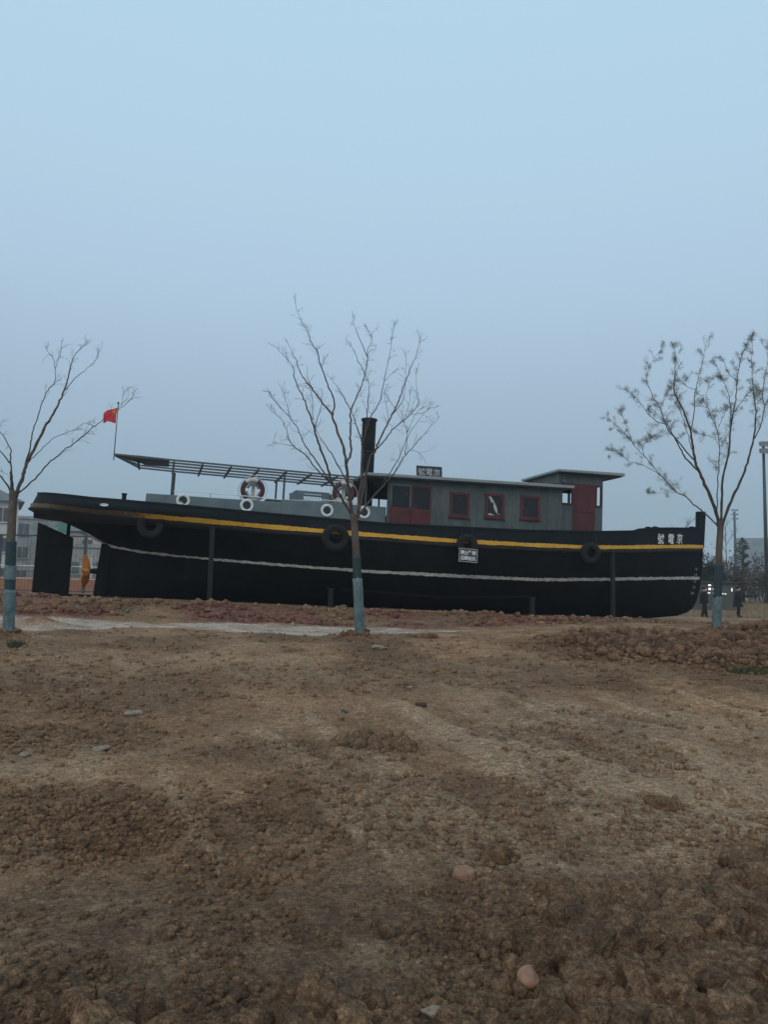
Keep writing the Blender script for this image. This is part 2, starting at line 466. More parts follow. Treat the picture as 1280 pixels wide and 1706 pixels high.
def soil_material(name, attr='GEOMETRY'):
    m = bpy.data.materials.new(name)
    m.use_nodes = True
    nt = m.node_tree
    N, Lk = nt.nodes, nt.links.new
    b = N['Principled BSDF']
    b.inputs['Roughness'].default_value = 0.95
    b.inputs['Specular IOR Level'].default_value = 0.15
    geo = N.new('ShaderNodeNewGeometry')
    pos = geo.outputs['Position']
    def nz(scale, detail=6, rough=.6):
        n = N.new('ShaderNodeTexNoise')
        n.inputs['Scale'].default_value = scale; n.inputs['Detail'].default_value = detail; n.inputs['Roughness'].default_value = rough
        Lk(pos, n.inputs['Vector'])
        return n.outputs['Fac']
    def ramp(fac, c0, c1, p0=.35, p1=.65):
        r = N.new('ShaderNodeValToRGB')
        r.color_ramp.elements[0].position = p0; r.color_ramp.elements[1].position = p1
        r.color_ramp.elements[0].color = (*c0, 1); r.color_ramp.elements[1].color = (*c1, 1)
        Lk(fac, r.inputs[0])
        return r.outputs[0]
    def mixc(f, a, c):
        x = N.new('ShaderNodeMix'); x.data_type = 'RGBA'
        if isinstance(f, float): x.inputs[0].default_value = f
        else: Lk(f, x.inputs[0])
        Lk(a, x.inputs[6]); Lk(c, x.inputs[7])
        return x.outputs[2]
    tan = mixc(ramp(nz(1.1, 6), (0, 0, 0), (1, 1, 1), .43, .57), ramp(nz(5.5, 10, .75), (0.1531, 0.0829, 0.0446), (0.2964, 0.1755, 0.0993)), ramp(nz(3.6, 10, .75), (0.2223, 0.1312, 0.0730), (0.3705, 0.2266, 0.1318)))
    moist_shade = ramp(nz(8.0, 10, .78), (0.0355, 0.0203, 0.0137), (0.1136, 0.0685, 0.0426))  # dark turned earth; also the colour of the painted foreground shade
    col = moist_shade
    if attr:
        a = N.new('ShaderNodeAttribute'); a.attribute_name = 'soil'; a.attribute_type = attr
        sp = N.new('ShaderNodeSeparateColor'); Lk(a.outputs['Color'], sp.inputs[0])
        col = mixc(sp.outputs[0], tan, moist_shade)
        gry = ramp(nz(4.0, 7), (0.1284, 0.0791, 0.0476), (0.2371, 0.1543, 0.0953))
        g2 = N.new('ShaderNodeMath'); g2.operation = 'MULTIPLY'; g2.inputs[1].default_value = .75
        Lk(a.outputs['Alpha'], g2.inputs[0])
        col = mixc(g2.outputs[0], col, gry)
        redc = ramp(nz(6.0, 6), (0.0988, 0.0443, 0.0325), (0.2124, 0.0965, 0.0710))
        col = mixc(sp.outputs[1], col, redc)
        palec = ramp(nz(3.5, 8), (0.2174, 0.1639, 0.1268), (0.4545, 0.3714, 0.3092), .3, .56)
        col = mixc(sp.outputs[2], col, palec)
    if attr == 'GEOMETRY':
        da = N.new('ShaderNodeAttribute'); da.attribute_name = 'dust'
        dm = N.new('ShaderNodeMath'); dm.operation = 'MULTIPLY'
        Lk(da.outputs['Fac'], dm.inputs[0]); Lk(ramp(nz(9.0, 8, .75), (.25, .25, .25), (1, 1, 1), .38, .58), dm.inputs[1])
        col = mixc(dm.outputs[0], col, ramp(nz(12.0, 6), (0.2850, 0.1970, 0.1232), (0.3990, 0.2828, 0.1831)))
    # broken crumbs: every cell its own tone
    def cells(scale, lo, hi, colr):
        wob = N.new('ShaderNodeTexNoise'); wob.inputs['Scale'].default_value = scale * .8; wob.inputs['Detail'].default_value = 2
        Lk(pos, wob.inputs['Vector'])
        wa = N.new('ShaderNodeVectorMath'); wa.operation = 'SCALE'; wa.inputs['Scale'].default_value = 1.2 / scale
        Lk(wob.outputs['Color'], wa.inputs[0])
        ad = N.new('ShaderNodeVectorMath'); Lk(pos, ad.inputs[0]); Lk(wa.outputs[0], ad.inputs[1])
        vo = N.new('ShaderNodeTexVoronoi'); vo.inputs['Scale'].default_value = scale; Lk(ad.outputs[0], vo.inputs['Vector'])
        sx = N.new('ShaderNodeSeparateColor'); Lk(vo.outputs['Color'], sx.inputs[0])
        m_ = N.new('ShaderNodeMapRange'); m_.inputs['To Min'].default_value = lo; m_.inputs['To Max'].default_value = hi
        Lk(sx.outputs[0], m_.inputs[0])
        s_ = N.new('ShaderNodeVectorMath'); s_.operation = 'SCALE'; Lk(colr, s_.inputs[0]); Lk(m_.outputs[0], s_.inputs['Scale'])
        return s_.outputs[0]
    col = cells(22.0, .78, 1.2, col)
    col = cells(58.0, .74, 1.25, col)
    # grains and specks
    sc = N.new('ShaderNodeMapRange')
    sc.inputs['From Min'].default_value = .3; sc.inputs['From Max'].default_value = .7
    sc.inputs['To Min'].default_value = .5; sc.inputs['To Max'].default_value = 1.5
    Lk(nz(38.0, 8, .75), sc.inputs[0])
    g2_ = N.new('ShaderNodeMapRange')
    g2_.inputs['From Min'].default_value = .36; g2_.inputs['From Max'].default_value = .64
    g2_.inputs['To Min'].default_value = .55; g2_.inputs['To Max'].default_value = 1.4
    Lk(nz(115.0, 5, .7), g2_.inputs[0])
    v0_ = N.new('ShaderNodeVectorMath'); v0_.operation = 'SCALE'
    Lk(col, v0_.inputs[0]); Lk(g2_.outputs[0], v0_.inputs['Scale'])
    col = v0_.outputs[0]
    vm = N.new('ShaderNodeVectorMath'); vm.operation = 'SCALE'
    Lk(col, vm.inputs[0]); Lk(sc.outputs[0], vm.inputs['Scale'])
    Lk(vm.outputs[0], b.inputs['Base Color'])
    bp1 = N.new('ShaderNodeBump'); bp1.inputs['Strength'].default_value = .9; bp1.inputs['Distance'].default_value = .016
    Lk(nz(48.0, 9, .75), bp1.inputs['Height'])
    bp2 = N.new('ShaderNodeBump'); bp2.inputs['Strength'].default_value = .7; bp2.inputs['Distance'].default_value = .012
    Lk(nz(190.0, 4, .7), bp2.inputs['Height']); Lk(bp1.outputs[0], bp2.inputs['Normal'])
    Lk(bp2.outputs[0], b.inputs['Normal'])
    return m

M_SOIL = soil_material('soil')
M_CLOD = soil_material('loose_clod_soil', attr='OBJECT')
ground = build_ground()
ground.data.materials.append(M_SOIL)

# --- clods: the 300 largest are pieces of the ground, the crumbs between them one heap
def clod_shape(seed, sub):
    bm = bmesh.new()
    bmesh.ops.create_icosphere(bm, subdivisions=sub, radius=1.0)
    off = Vector((seed * 7.3, seed * 3.1, seed * 1.7))
    r = random.Random(seed)
    sx, sy, sz = r.uniform(.85, 1.2), r.uniform(.8, 1.1), r.uniform(.68, .95)
    cuts = []
    for _ in range(8):
        n = Vector((r.gauss(0, 1), r.gauss(0, 1), r.gauss(0, .9))).normalized()
        cuts.append((n, r.uniform(.68, .92)))
    for v in bm.verts:
        d = v.co.normalized()
        k = 1 + 0.30 * mnoise.noise(d * 1.4 + off) + 0.22 * mnoise.noise(d * 3.1 + off) + 0.12 * mnoise.noise(d * 7.0 + off)
        c = d * k
        for n, h in cuts:
            e = c.dot(n)
            if e > h: c -= n * (e - h) * .97
        c *= 1 + .06 * mnoise.noise(c * 5 + off) + .05 * mnoise.noise(c * 13 + off)
        v.co = Vector((c.x * sx, c.y * sy, c.z * sz))
    vs_ = [tuple(v.co) for v in bm.verts]; fs_ = [tuple(v.index for v in f.verts) for f in bm.faces]
    bm.free()
    return vs_, fs_
CLOD_MESH = []
for i in range(12):
    v_, f_ = clod_shape(i + 1, 3)
    me = bpy.data.meshes.new('clod'); me.from_pydata(v_, [], f_)
    me.materials.append(M_CLOD); me.update()
    CLOD_MESH.append(me)

def scatter():
    r = np.random.RandomState(5)
    n = 420000
    y = 2.2 * np.exp(r.rand(n) * math.log(20.0 / 2.2))
    x = (r.rand(n) * 2 - 1) * (y + 1.6) * 0.62
    f_ = fields(x, y)
    loose, pale = f_[0], f_[2]
    clump = fbm(x * 1.6, y * 1.6, 3, 140)
    size = 0.0045 * np.exp(r.randn(n) * 0.8) * (1 + 0.08 * y)
    heap = sstep(.6, 1, loose)
    size = size * (1 + 1.5 * heap)
    calm = 1 - .75 * (1 - sstep(.6, 1.2, np.sqrt(((x - .9) / 2.9) ** 2 + ((y - 7.4) / 2.6) ** 2)))
    dens = (0.04 + 0.32 * sstep(.50, .62, clump)) * (1 - heap) * calm + np.clip(loose, 0, 1) ** 1.3
    keep = r.rand(n) < np.clip(dens, 0, 1) * np.where(pale > .3, .2, 1)
    x, y, size, loose = x[keep], y[keep], size[keep], loose[keep]
    size = np.minimum(size, np.where(loose > .6, .085, .03) * (1 + .04 * y))
    size = np.where((y > 14.8) & (x < 4), np.minimum(size, .045), size)
    # thrown-up clods: wide range of sizes, thickest in the dug heaps
    ex = [(x, y, size)]
    for bx, by, rx, ry, n2, lo, hi in ((1.55, 3.4, 1.3, .95, 3000, .011, .075), (2.7, 4.5, 1.0, .9, 900, .011, .07), (.1, 2.6, 2.4, .6, 1500, .009, .05), (-1.9, 4.9, 1.2, .85, 1100, .010, .045),
                                       (5.6, 13.3, 3.6, 1.8, 2200, .02, .12), (9.0, 15.2, 2.8, 1.8, 900, .02, .12), (-.05, 7., .5, .4, 160, .012, .05), (-2.8, 7.0, 1.1, .9, 300, .012, .04)):
        a = r.rand(n2) * 6.28; q = np.abs(r.randn(n2)) * .55
        k = 1.9; u = r.rand(n2)
        ex.append((bx + rx * q * np.cos(a), by + ry * q * np.sin(a), (lo ** -k + u * (hi ** -k - lo ** -k)) ** (-1 / k)))
    n2 = 4200                                            # rubble on the bank before the hull
    s2 = r.uniform(-10, 16, n2); q2 = 17.0 + 3.6 * r.rand(n2) ** 1.2; k = 1.8; u = r.rand(n2)
    sel = fbm(s2 * .8, q2 * 1.6, 3, 12) > .4
    s2, q2, u = s2[sel], q2[sel], u[sel]
    ex.append((s2 * math.cos(YAW) - q2 * math.sin(YAW), s2 * math.sin(YAW) + q2 * math.cos(YAW), (.026 ** -k + u * (.11 ** -k - .026 ** -k)) ** (-1 / k)))
    for tx_, ty_ in ((-.378, 14.0), (6.806, 16.0), (-5.917, 12.5)):   # earth round the foot of each planted tree
        a = r.rand(130) * 6.28; q = .1 + .3 * np.abs(r.randn(130)) * .6
        ex.append((tx_ + q * np.cos(a), ty_ + q * np.sin(a), r.uniform(.012, .04, 130)))
    x, y, size = [np.concatenate(c) for c in zip(*ex)]
    wt_ = np.ones(len(x)); wt_[len(ex[0][0]):] = 6.0      # heaps and bank rubble before loose crumbs
    ok = y > 2.0
    x, y, size, wt_ = x[ok], y[ok], size[ok], wt_[ok]
    key = size / (y + 1.5)
    o = np.argsort(-key)
    rest = o[300:]
    o = np.concatenate([o[:300], rest[np.argsort(-(key * wt_)[rest])]])
    return x[o], y[o], size[o]
cx_, cy_, cs_ = scatter()
NSTUFF = 44000
cx_, cy_, cs_ = cx_[:300 + NSTUFF], cy_[:300 + NSTUFF], cs_[:300 + NSTUFF]
cz_, cf_ = terrain(cx_, cy_)
for i in range(300):
    o = bpy.data.objects.new('clod', CLOD_MESH[i % 12])
    COL.objects.link(o)
    o.parent = ground
    s_ = float(cs_[i])
    o.location = (float(cx_[i]), float(cy_[i]), float(cz_[i]) + s_ * (.34 if s_ > .03 else .2))
    o.rotation_euler = (rnd.uniform(-1.2, 1.2), rnd.uniform(-1.2, 1.2), rnd.uniform(0, 6.28))
    o.scale = (s_, s_ * rnd.uniform(.8, 1.2), s_ * rnd.uniform(.75, 1.1))
    o['soil'] = [min(1.0, float(damp_vignette(cx_[i:i + 1], cy_[i:i + 1], cf_[0][i:i + 1])[0]) * rnd.uniform(.35, 1.05)), float(cf_[1][i]), float(cf_[2][i]), float(cf_[3][i])]
def crumbs():
    r = np.random.RandomState(8)
    V_, F_, A_, D_ = [], [], [], []
    base = 0
    xs, ys, zs, ss = cx_[300:], cy_[300:], cz_[300:], cs_[300:]
    at_ = np.stack([np.clip(c[300:], 0, 1) for c in cf_], 1)
    heapk = sstep(.6, .95, at_[:, 0])
    dst = dust_of(xs, ys, at_[:, 0]) * r.uniform(.3, .9, len(xs))
    at_[:, 0] = np.clip(damp_vignette(xs, ys, at_[:, 0]) * r.uniform(.35, 1.1, len(xs)), 0, 1)
    for lo, hi, sub in ((0, 8000, 2), (8000, len(xs), 1)):
        shapes = [clod_shape(30 + i, sub) for i in range(10)]
        which = r.randint(0, 10, len(xs))
        for k in range(10):
            idx = np.where((which == k) & (np.arange(len(xs)) >= lo) & (np.arange(len(xs)) < hi))[0]
            v0 = np.array(shapes[k][0]); f0 = np.array(shapes[k][1])
            a = r.rand(len(idx)) * 6.28; ca, sa = np.cos(a), np.sin(a)
            sc = ss[idx]
            X = (v0[None, :, 0] * ca[:, None] - v0[None, :, 1] * sa[:, None]) * sc[:, None] + xs[idx][:, None]
            Y = (v0[None, :, 0] * sa[:, None] + v0[None, :, 1] * ca[:, None]) * sc[:, None] + ys[idx][:, None]
            Z = v0[None, :, 2] * sc[:, None] + (zs[idx] + sc * (.06 + .22 * heapk[idx] + .2 * (ys[idx] > 15)))[:, None]
            V_.append(np.stack([X, Y, Z], -1).reshape(-1, 3))
            F_.append((f0[None] + (np.arange(len(idx)) * len(v0))[:, None, None] + base).reshape(-1, 3))
            A_.append(np.repeat(at_[idx], len(v0), 0)); D_.append(np.repeat(dst[idx], len(v0), 0))
            base += len(idx) * len(v0)
    co = np.concatenate(V_).astype(np.float32); fa = np.concatenate(F_).astype(np.int32); al = np.concatenate(A_).astype(np.float32)
    me = bpy.data.meshes.new('soil_crumbs')
    me.vertices.add(len(co)); me.vertices.foreach_set('co', co.ravel())
    me.loops.add(fa.size); me.loops.foreach_set('vertex_index', fa.ravel())
    me.polygons.add(len(fa)); me.polygons.foreach_set('loop_start', (np.arange(len(fa)) * 3).astype(np.int32))
    ga = me.attributes.new('soil', 'FLOAT_COLOR', 'POINT'); ga.data.foreach_set('color', al.ravel())
    gd = me.attributes.new('dust', 'FLOAT', 'POINT'); gd.data.foreach_set('value', np.concatenate(D_).astype(np.float32))
    me.materials.append(M_SOIL)
    me.update(calc_edges=True)
    o = bpy.data.objects.new('soil_crumbs', me)
    COL.objects.link(o); o.parent = ground
    o['kind'] = 'stuff'
    print('TRIS', len(fa), len(ground.data.polygons) * 2)
crumbs()
TREES = {
 'C': ((-0.378, 14.0, 0.659), [(0.002, 0.0, -0.063), (-0.017, 0.0, 0.274), (-0.051, 0.0, 0.804), (-0.099, 0.0, 1.445), (-0.144, 0.0, 1.984), (-0.162, 0.0, 2.244)], [
  (None,0.046,[(-0.181,0.0,2.173),(-0.241,-0.083,2.515),(-0.292,-0.179,2.908),(-0.314,-0.23,3.117)]),
  (0,0.036,[(-0.314,-0.23,3.117),(-0.389,-0.13,3.459),(-0.495,-0.052,3.719),(-0.605,0.042,4.042),(-0.665,0.071,4.131),(-0.812,0.135,4.311),(-0.979,0.214,4.554),(-1.13,0.277,4.738),(-1.27,0.345,4.955),(-1.34,0.404,5.173),(-1.437,0.459,5.362),(-1.552,0.522,5.585)]),
  (1,0.022,[(-0.605,0.042,4.042),(-0.569,0.006,4.286),(-0.683,-0.036,4.552),(-0.783,-0.077,4.818),(-0.854,-0.106,5.004),(-0.898,-0.131,5.164),(-1.024,-0.167,5.374),(-1.081,-0.191,5.533),(-1.22,-0.228,5.742),(-1.32,-0.277,6.059)]),
  (0,0.03,[(-0.314,-0.23,3.117),(-0.237,-0.154,3.348),(-0.268,-0.074,3.609),(-0.263,0.015,3.904),(-0.272,0.086,4.143),(-0.167,0.182,4.45),(-0.065,0.277,4.761),(0.006,0.404,5.202),(0.001,0.457,5.393),(0.079,0.541,5.685),(-0.074,0.632,5.979)]),
  (3,0.014,[(-0.272,0.086,4.143),(-0.388,0.187,4.389),(-0.54,0.295,4.641),(-0.677,0.38,4.833)]),
  (3,0.012,[(0.005,0.404,5.26),(-0.142,0.338,5.556),(-0.26,0.273,5.851),(-0.292,0.223,6.094)]),
  (3,0.011,[(-0.046,0.277,4.905),(-0.19,0.345,5.209),(-0.252,0.377,5.363),(-0.417,0.436,5.611)]),
  (None,0.034,[(-0.201,0.0,2.199),(-0.376,-0.16,2.504),(-0.535,-0.286,2.727),(-0.652,-0.447,3.048),(-0.767,-0.608,3.363),(-0.83,-0.695,3.53),(-0.866,-0.767,3.672),(-0.94,-0.878,3.882),(-1.025,-0.991,4.088),(-1.121,-1.095,4.267),(-1.179,-1.182,4.423),(-1.2,-1.265,4.579),(-1.342,-1.373,4.723),(-1.47,-1.468,4.843)]),
  (7,0.011,[(-0.84,-0.767,3.647),(-0.776,-0.705,3.951),(-0.744,-0.671,4.119),(-0.817,-0.636,4.286)]),
  (7,0.01,[(-0.895,-0.767,3.777),(-0.879,-0.884,4.013),(-0.925,-1.027,4.289),(-0.961,-1.099,4.425)]),
  (0,0.02,[(-0.308,-0.179,2.8),(-0.541,0.014,3.233),(-0.691,0.122,3.47),(-0.843,0.22,3.681),(-0.924,0.294,3.864)]),
  (None,0.024,[(-0.229,0.0,2.253),(-0.492,-0.091,2.672),(-0.709,-0.147,2.877),(-0.899,-0.199,3.082),(-1.061,-0.245,3.261),(-1.248,-0.288,3.398),(-1.328,-0.315,3.513),(-1.383,-0.351,3.694),(-1.491,-0.391,3.873),(-1.649,-0.429,3.996)]),
  (11,0.008,[(-1.248,-0.288,3.398),(-1.445,-0.219,3.447),(-1.644,-0.151,3.483)]),
  (7,0.021,[(-0.507,-0.286,2.674),(-0.762,-0.221,3.027),(-0.962,-0.171,3.303),(-1.107,-0.132,3.525),(-1.228,-0.091,3.778),(-1.374,-0.056,3.976),(-1.49,-0.032,4.09),(-1.637,-0.0,4.261),(-1.772,0.034,4.463)]),
  (13,0.009,[(-1.374,-0.056,3.976),(-1.449,0.037,4.246),(-1.555,0.143,4.552)]),
  (13,0.008,[(-1.49,-0.032,4.09),(-1.681,-0.086,4.295),(-1.762,-0.111,4.398)]),
  (None,0.042,[(-0.1,0.0,2.174),(-0.067,0.11,2.679),(-0.047,0.202,3.107),(-0.05,0.287,3.514),(-0.074,0.318,3.66),(-0.154,0.369,3.896),(-0.221,0.408,4.074),(-0.283,0.441,4.223)]),
  (None,0.036,[(-0.081,0.0,2.256),(0.012,0.071,2.84),(0.097,0.122,3.265),(0.176,0.141,3.409),(0.268,0.17,3.639),(0.427,0.214,3.989),(0.587,0.258,4.342),(0.694,0.297,4.668),(0.829,0.343,5.057),(0.939,0.379,5.36),(0.992,0.416,5.693)]),
  (17,0.02,[(0.176,0.141,3.409),(0.351,0.228,3.624),(0.486,0.306,3.84),(0.68,0.39,4.032),(0.849,0.461,4.194),(0.99,0.546,4.448),(0.946,0.638,4.762),(0.958,0.756,5.178)]),
  (17,0.012,[(0.48,0.214,4.103),(0.673,0.35,4.394),(0.726,0.471,4.714),(0.735,0.745,5.468)]),
  (16,0.02,[(-0.05,0.287,3.514),(-0.007,0.212,3.782),(0.025,0.144,4.021),(0.046,0.046,4.364),(0.055,-0.036,4.652),(-0.016,-0.084,4.805)]),
  (16,0.02,[(-0.05,0.287,3.514),(0.036,0.398,3.934),(0.087,0.446,4.117),(0.249,0.535,4.43),(0.313,0.629,4.805),(0.405,0.746,5.282),(0.455,0.847,5.703),(0.502,0.94,6.098)]),
  (21,0.008,[(0.313,0.629,4.805),(0.41,0.594,4.944),(0.579,0.551,5.082)]),
  (None,0.026,[(-0.067,0.0,2.229),(0.154,0.16,2.552),(0.368,0.299,2.823),(0.559,0.422,3.069),(0.725,0.557,3.378),(0.924,0.68,3.634),(1.185,0.835,3.962),(1.438,0.986,4.295)]),
  (23,0.013,[(0.34,0.299,2.85),(0.581,0.235,3.21),(0.713,0.186,3.512),(0.775,0.144,3.785),(0.617,0.094,4.079),(0.332,0.018,4.504)]),
  (23,0.012,[(0.752,0.557,3.436),(0.806,0.674,3.805),(1.006,0.8,4.156),(1.211,0.902,4.42)]),
  (23,0.006,[(0.84,0.68,3.546),(1.043,0.742,3.503),(1.165,0.811,3.313)]),
  (24,0.007,[(0.702,0.094,3.941),(0.81,0.246,4.372),(0.823,0.319,4.591)]),
  (18,0.007,[(0.849,0.461,4.194),(1.069,0.352,4.203),(1.204,0.274,4.274)]),
  (24,0.007,[(0.775,0.144,3.785),(0.946,0.088,4.141),(1.135,0.054,4.277)]),
  (17,0.007,[(0.427,0.214,3.989),(0.363,0.067,4.376),(0.332,0.017,4.503)]),
 ]),
 'R': ((6.806, 16.0, 0.879), [(-0.002, 0.0, -0.085), (0.017, 0.0, 0.23), (0.054, 0.0, 0.839), (0.093, 0.0, 1.575), (0.126, -0.0, 2.008), (0.131, 0.0, 2.219)], [
  (None,0.022,[(0.083,-0.0,2.099),(-0.102,0.185,2.394),(-0.272,0.319,2.575),(-0.397,0.432,2.759),(-0.534,0.522,2.854),(-0.686,0.655,3.073),(-0.819,0.768,3.264),(-1.016,0.959,3.62),(-1.203,1.11,3.885),(-1.34,1.244,4.153),(-1.483,1.367,4.392),(-1.739,1.539,4.674)]),
  (0,0.01,[(-0.819,0.768,3.264),(-0.969,0.842,3.391),(-1.202,0.943,3.522),(-1.413,1.027,3.592),(-1.568,1.107,3.754),(-1.781,1.201,3.904)]),
  (0,0.006,[(-0.534,0.522,2.854),(-0.835,0.413,2.849),(-1.198,0.28,2.796)]),
  (0,0.009,[(-1.105,0.959,3.708),(-1.149,0.907,3.91),(-1.071,0.871,4.026),(-0.935,0.829,4.112)]),
  (0,0.008,[(-1.293,1.11,4.005),(-1.501,0.917,4.39),(-1.657,0.789,4.632)]),
  (None,0.05,[(0.111,0.0,2.128),(-0.032,-0.062,2.569),(-0.217,-0.119,2.952),(-0.339,-0.156,3.197),(-0.447,-0.192,3.443),(-0.499,-0.23,3.718),(-0.567,-0.276,4.046),(-0.721,-0.331,4.427),(-0.933,-0.393,4.832),(-0.928,-0.427,5.078),(-0.926,-0.472,5.406),(-0.966,-0.517,5.732)]),
  (5,0.024,[(-0.339,-0.156,3.197),(-0.547,-0.057,3.463),(-0.656,0.016,3.702),(-0.764,0.096,3.973),(-0.879,0.163,4.187),(-0.975,0.279,4.619),(-1.113,0.37,4.934),(-1.192,0.468,5.315),(-1.036,0.566,5.708),(-0.757,0.672,6.081)]),
  (5,0.02,[(-0.447,-0.192,3.443),(-0.76,-0.258,3.735),(-0.94,-0.301,3.949),(-1.061,-0.336,4.136),(-1.265,-0.367,4.182),(-1.471,-0.407,4.337),(-1.679,-0.459,4.602),(-1.884,-0.502,4.784)]),
  (5,0.016,[(-0.553,-0.276,4.047),(-0.454,-0.219,4.458),(-0.392,-0.155,4.933),(-0.244,-0.09,5.416),(-0.087,-0.013,5.998)]),
  (5,0.012,[(-0.528,-0.23,3.661),(-0.671,-0.396,3.964),(-0.884,-0.607,4.332),(-1.039,-0.739,4.548)]),
  (None,0.018,[(0.083,0.0,2.127),(0.003,-0.142,2.533),(-0.033,-0.313,3.014),(-0.059,-0.455,3.408),(-0.157,-0.644,3.925),(-0.318,-0.748,4.175),(-0.429,-0.829,4.374),(-0.645,-0.898,4.408)]),
  (10,0.009,[(-0.141,-0.644,4.036),(-0.008,-0.603,4.324),(0.055,-0.589,4.412)]),
  (10,0.007,[(-0.161,-0.644,3.705),(-0.292,-0.67,3.834),(-0.635,-0.718,3.9)]),
  (None,0.036,[(0.139,0.0,2.128),(0.123,-0.128,2.677),(0.103,-0.225,3.085),(0.175,-0.337,3.545),(0.18,-0.44,3.973),(0.196,-0.511,4.266),(0.234,-0.596,4.609),(0.233,-0.712,5.081),(0.298,-0.83,5.549),(0.432,-0.905,5.806)]),
  (13,0.014,[(0.179,-0.511,4.126),(0.075,-0.675,4.587),(-0.008,-0.75,4.788),(-0.293,-0.929,5.23)]),
  (13,0.01,[(0.254,-0.511,4.406),(0.506,-0.398,4.72),(0.68,-0.332,4.882),(0.908,-0.266,4.932)]),
  (None,0.042,[(0.167,0.0,2.129),(0.322,-0.085,2.63),(0.494,-0.158,3.046),(0.613,-0.22,3.405),(0.713,-0.298,3.872),(0.733,-0.365,4.281),(0.698,-0.427,4.66),(0.617,-0.508,5.145),(0.584,-0.61,5.764)]),
  (16,0.018,[(0.727,-0.298,3.886),(0.832,-0.383,4.167),(0.873,-0.487,4.537),(0.957,-0.553,4.747),(1.003,-0.643,5.061)]),
  (17,0.012,[(0.873,-0.487,4.537),(0.779,-0.583,4.792),(0.808,-0.773,5.299),(0.734,-0.885,5.597)]),
  (8,0.009,[(-0.392,-0.155,4.933),(-0.582,-0.21,4.972),(-0.744,-0.271,5.096)]),
  (8,0.008,[(-0.399,-0.155,4.875),(-0.161,-0.069,4.844),(0.052,0.082,5.237),(0.257,0.155,5.32)]),
  (13,0.01,[(0.217,-0.712,4.969),(0.085,-0.621,5.187),(0.026,-0.518,5.498)]),
  (6,0.008,[(-0.975,0.279,4.619),(-0.833,0.343,4.874),(-0.722,0.398,5.098)]),
 ]),
 'L': ((-5.917, 12.5, 0.7), [(0.004, 0.0, -0.056), (-0.009, 0.0, 0.283), (-0.022, 0.0, 0.757), (-0.054, 0.0, 1.522), (-0.064, 0.0, 2.102), (-0.058, 0.0, 2.316)], [
  (None,0.042,[(-0.025,0.0,2.285),(0.022,0.097,2.556),(0.034,0.176,2.791),(0.106,0.283,3.093),(0.196,0.411,3.462),(0.244,0.457,3.588),(0.332,0.565,3.906),(0.383,0.642,4.142),(0.405,0.735,4.444),(0.407,0.813,4.707),(0.507,0.898,4.957),(0.612,0.946,5.056)]),
  (0,0.012,[(0.383,0.642,4.142),(0.525,0.687,4.374),(0.661,0.718,4.505),(0.813,0.755,4.678),(0.871,0.783,4.848)]),
  (0,0.018,[(0.034,0.176,2.791),(0.104,0.104,3.079),(0.141,0.058,3.257),(0.226,-0.003,3.488),(0.394,-0.112,3.893),(0.563,-0.174,4.085),(0.582,-0.223,4.275),(0.664,-0.276,4.465),(0.703,-0.343,4.722)]),
  (2,0.007,[(0.582,-0.223,4.275),(0.487,-0.138,4.484),(0.342,-0.057,4.656)]),
  (0,0.011,[(0.052,0.176,2.81),(0.242,0.118,2.972),(0.442,0.055,3.151),(0.601,0.013,3.239),(0.917,-0.063,3.342),(1.035,-0.098,3.429),(1.237,-0.144,3.369)]),
  (None,0.019,[(-0.006,0.0,2.267),(0.273,-0.122,2.458),(0.529,-0.248,2.68),(0.676,-0.319,2.798),(0.924,-0.429,2.954),(1.229,-0.564,3.14),(1.451,-0.668,3.291),(1.649,-0.753,3.391),(1.845,-0.84,3.497),(2.039,-0.932,3.619),(2.178,-1.025,3.788)]),
  (None,0.042,[(-0.069,0.0,2.266),(-0.072,-0.078,2.457),(-0.056,-0.14,2.612)]),
  (6,0.02,[(-0.054,-0.14,2.575),(-0.139,-0.027,2.829),(-0.203,0.06,3.027),(-0.447,0.202,3.311),(-0.628,0.311,3.538),(-0.85,0.53,4.067)]),
  (7,0.018,[(-0.125,-0.027,2.755),(-0.335,0.02,2.961),(-0.522,0.069,3.208),(-0.656,0.135,3.593)]),
  (None,0.026,[(-0.087,0.0,2.266),(-0.132,-0.014,2.354),(-0.273,-0.048,2.548),(-0.536,-0.102,2.808),(-0.73,-0.163,3.195),(-0.8,-0.235,3.69)]),
  (5,0.006,[(1.845,-0.84,3.497),(1.914,-0.89,3.626),(1.948,-0.935,3.754)]),
 ]),
}
# ------------------------------------------------------------------ boat materials
M_BLACK = mat('hull_black_paint', (.002, .003, .0036), rough=.7, col2=(.006, .0076, .0082), scale=2.6, bump=.3, bscale=5, fine=.35, fscale=16, stretch=(1, 1, .18), spec=.1)
M_BULW = mat('bulwark_black_paint', (.0065, .0105, .013), rough=.65, col2=(.012, .0165, .019), scale=1.5, bump=.2, bscale=6, fine=.25, spec=.12)
M_RUB = mat('rubbing_strake', (.009, .0075, .0065), rough=.9, col2=(.024, .019, .016), scale=4, bump=.6, bscale=30, fine=.3)
M_YEL = mat('yellow_paint', (.58, .30, .022), rough=.6, col2=(.66, .37, .04), scale=2.2, fine=.2, fscale=30, bump=.15)
M_YELD = mat('yellow_paint_worn', (.115, .085, .055), rough=.9, col2=(.26, .17, .07), scale=5, fine=.35, fscale=25, bump=.4)
M_WLINE = mat('waterline_white_paint', (.30, .29, .275), rough=.8, col2=(.47, .46, .44), scale=3.5, fine=.25, fscale=18)
M_GREY = mat('casing_grey_paint', (.088, .122, .136), rough=.65, col2=(.13, .168, .18), scale=2.0, bump=.15, bscale=14, fine=.12)
M_CABIN = mat('cabin_grey_paint', (.047, .061, .062), rough=.7, col2=(.085, .10, .098), scale=2.4, bump=.2, bscale=10, fine=.2, fscale=14, stretch=(1, 1, .3))
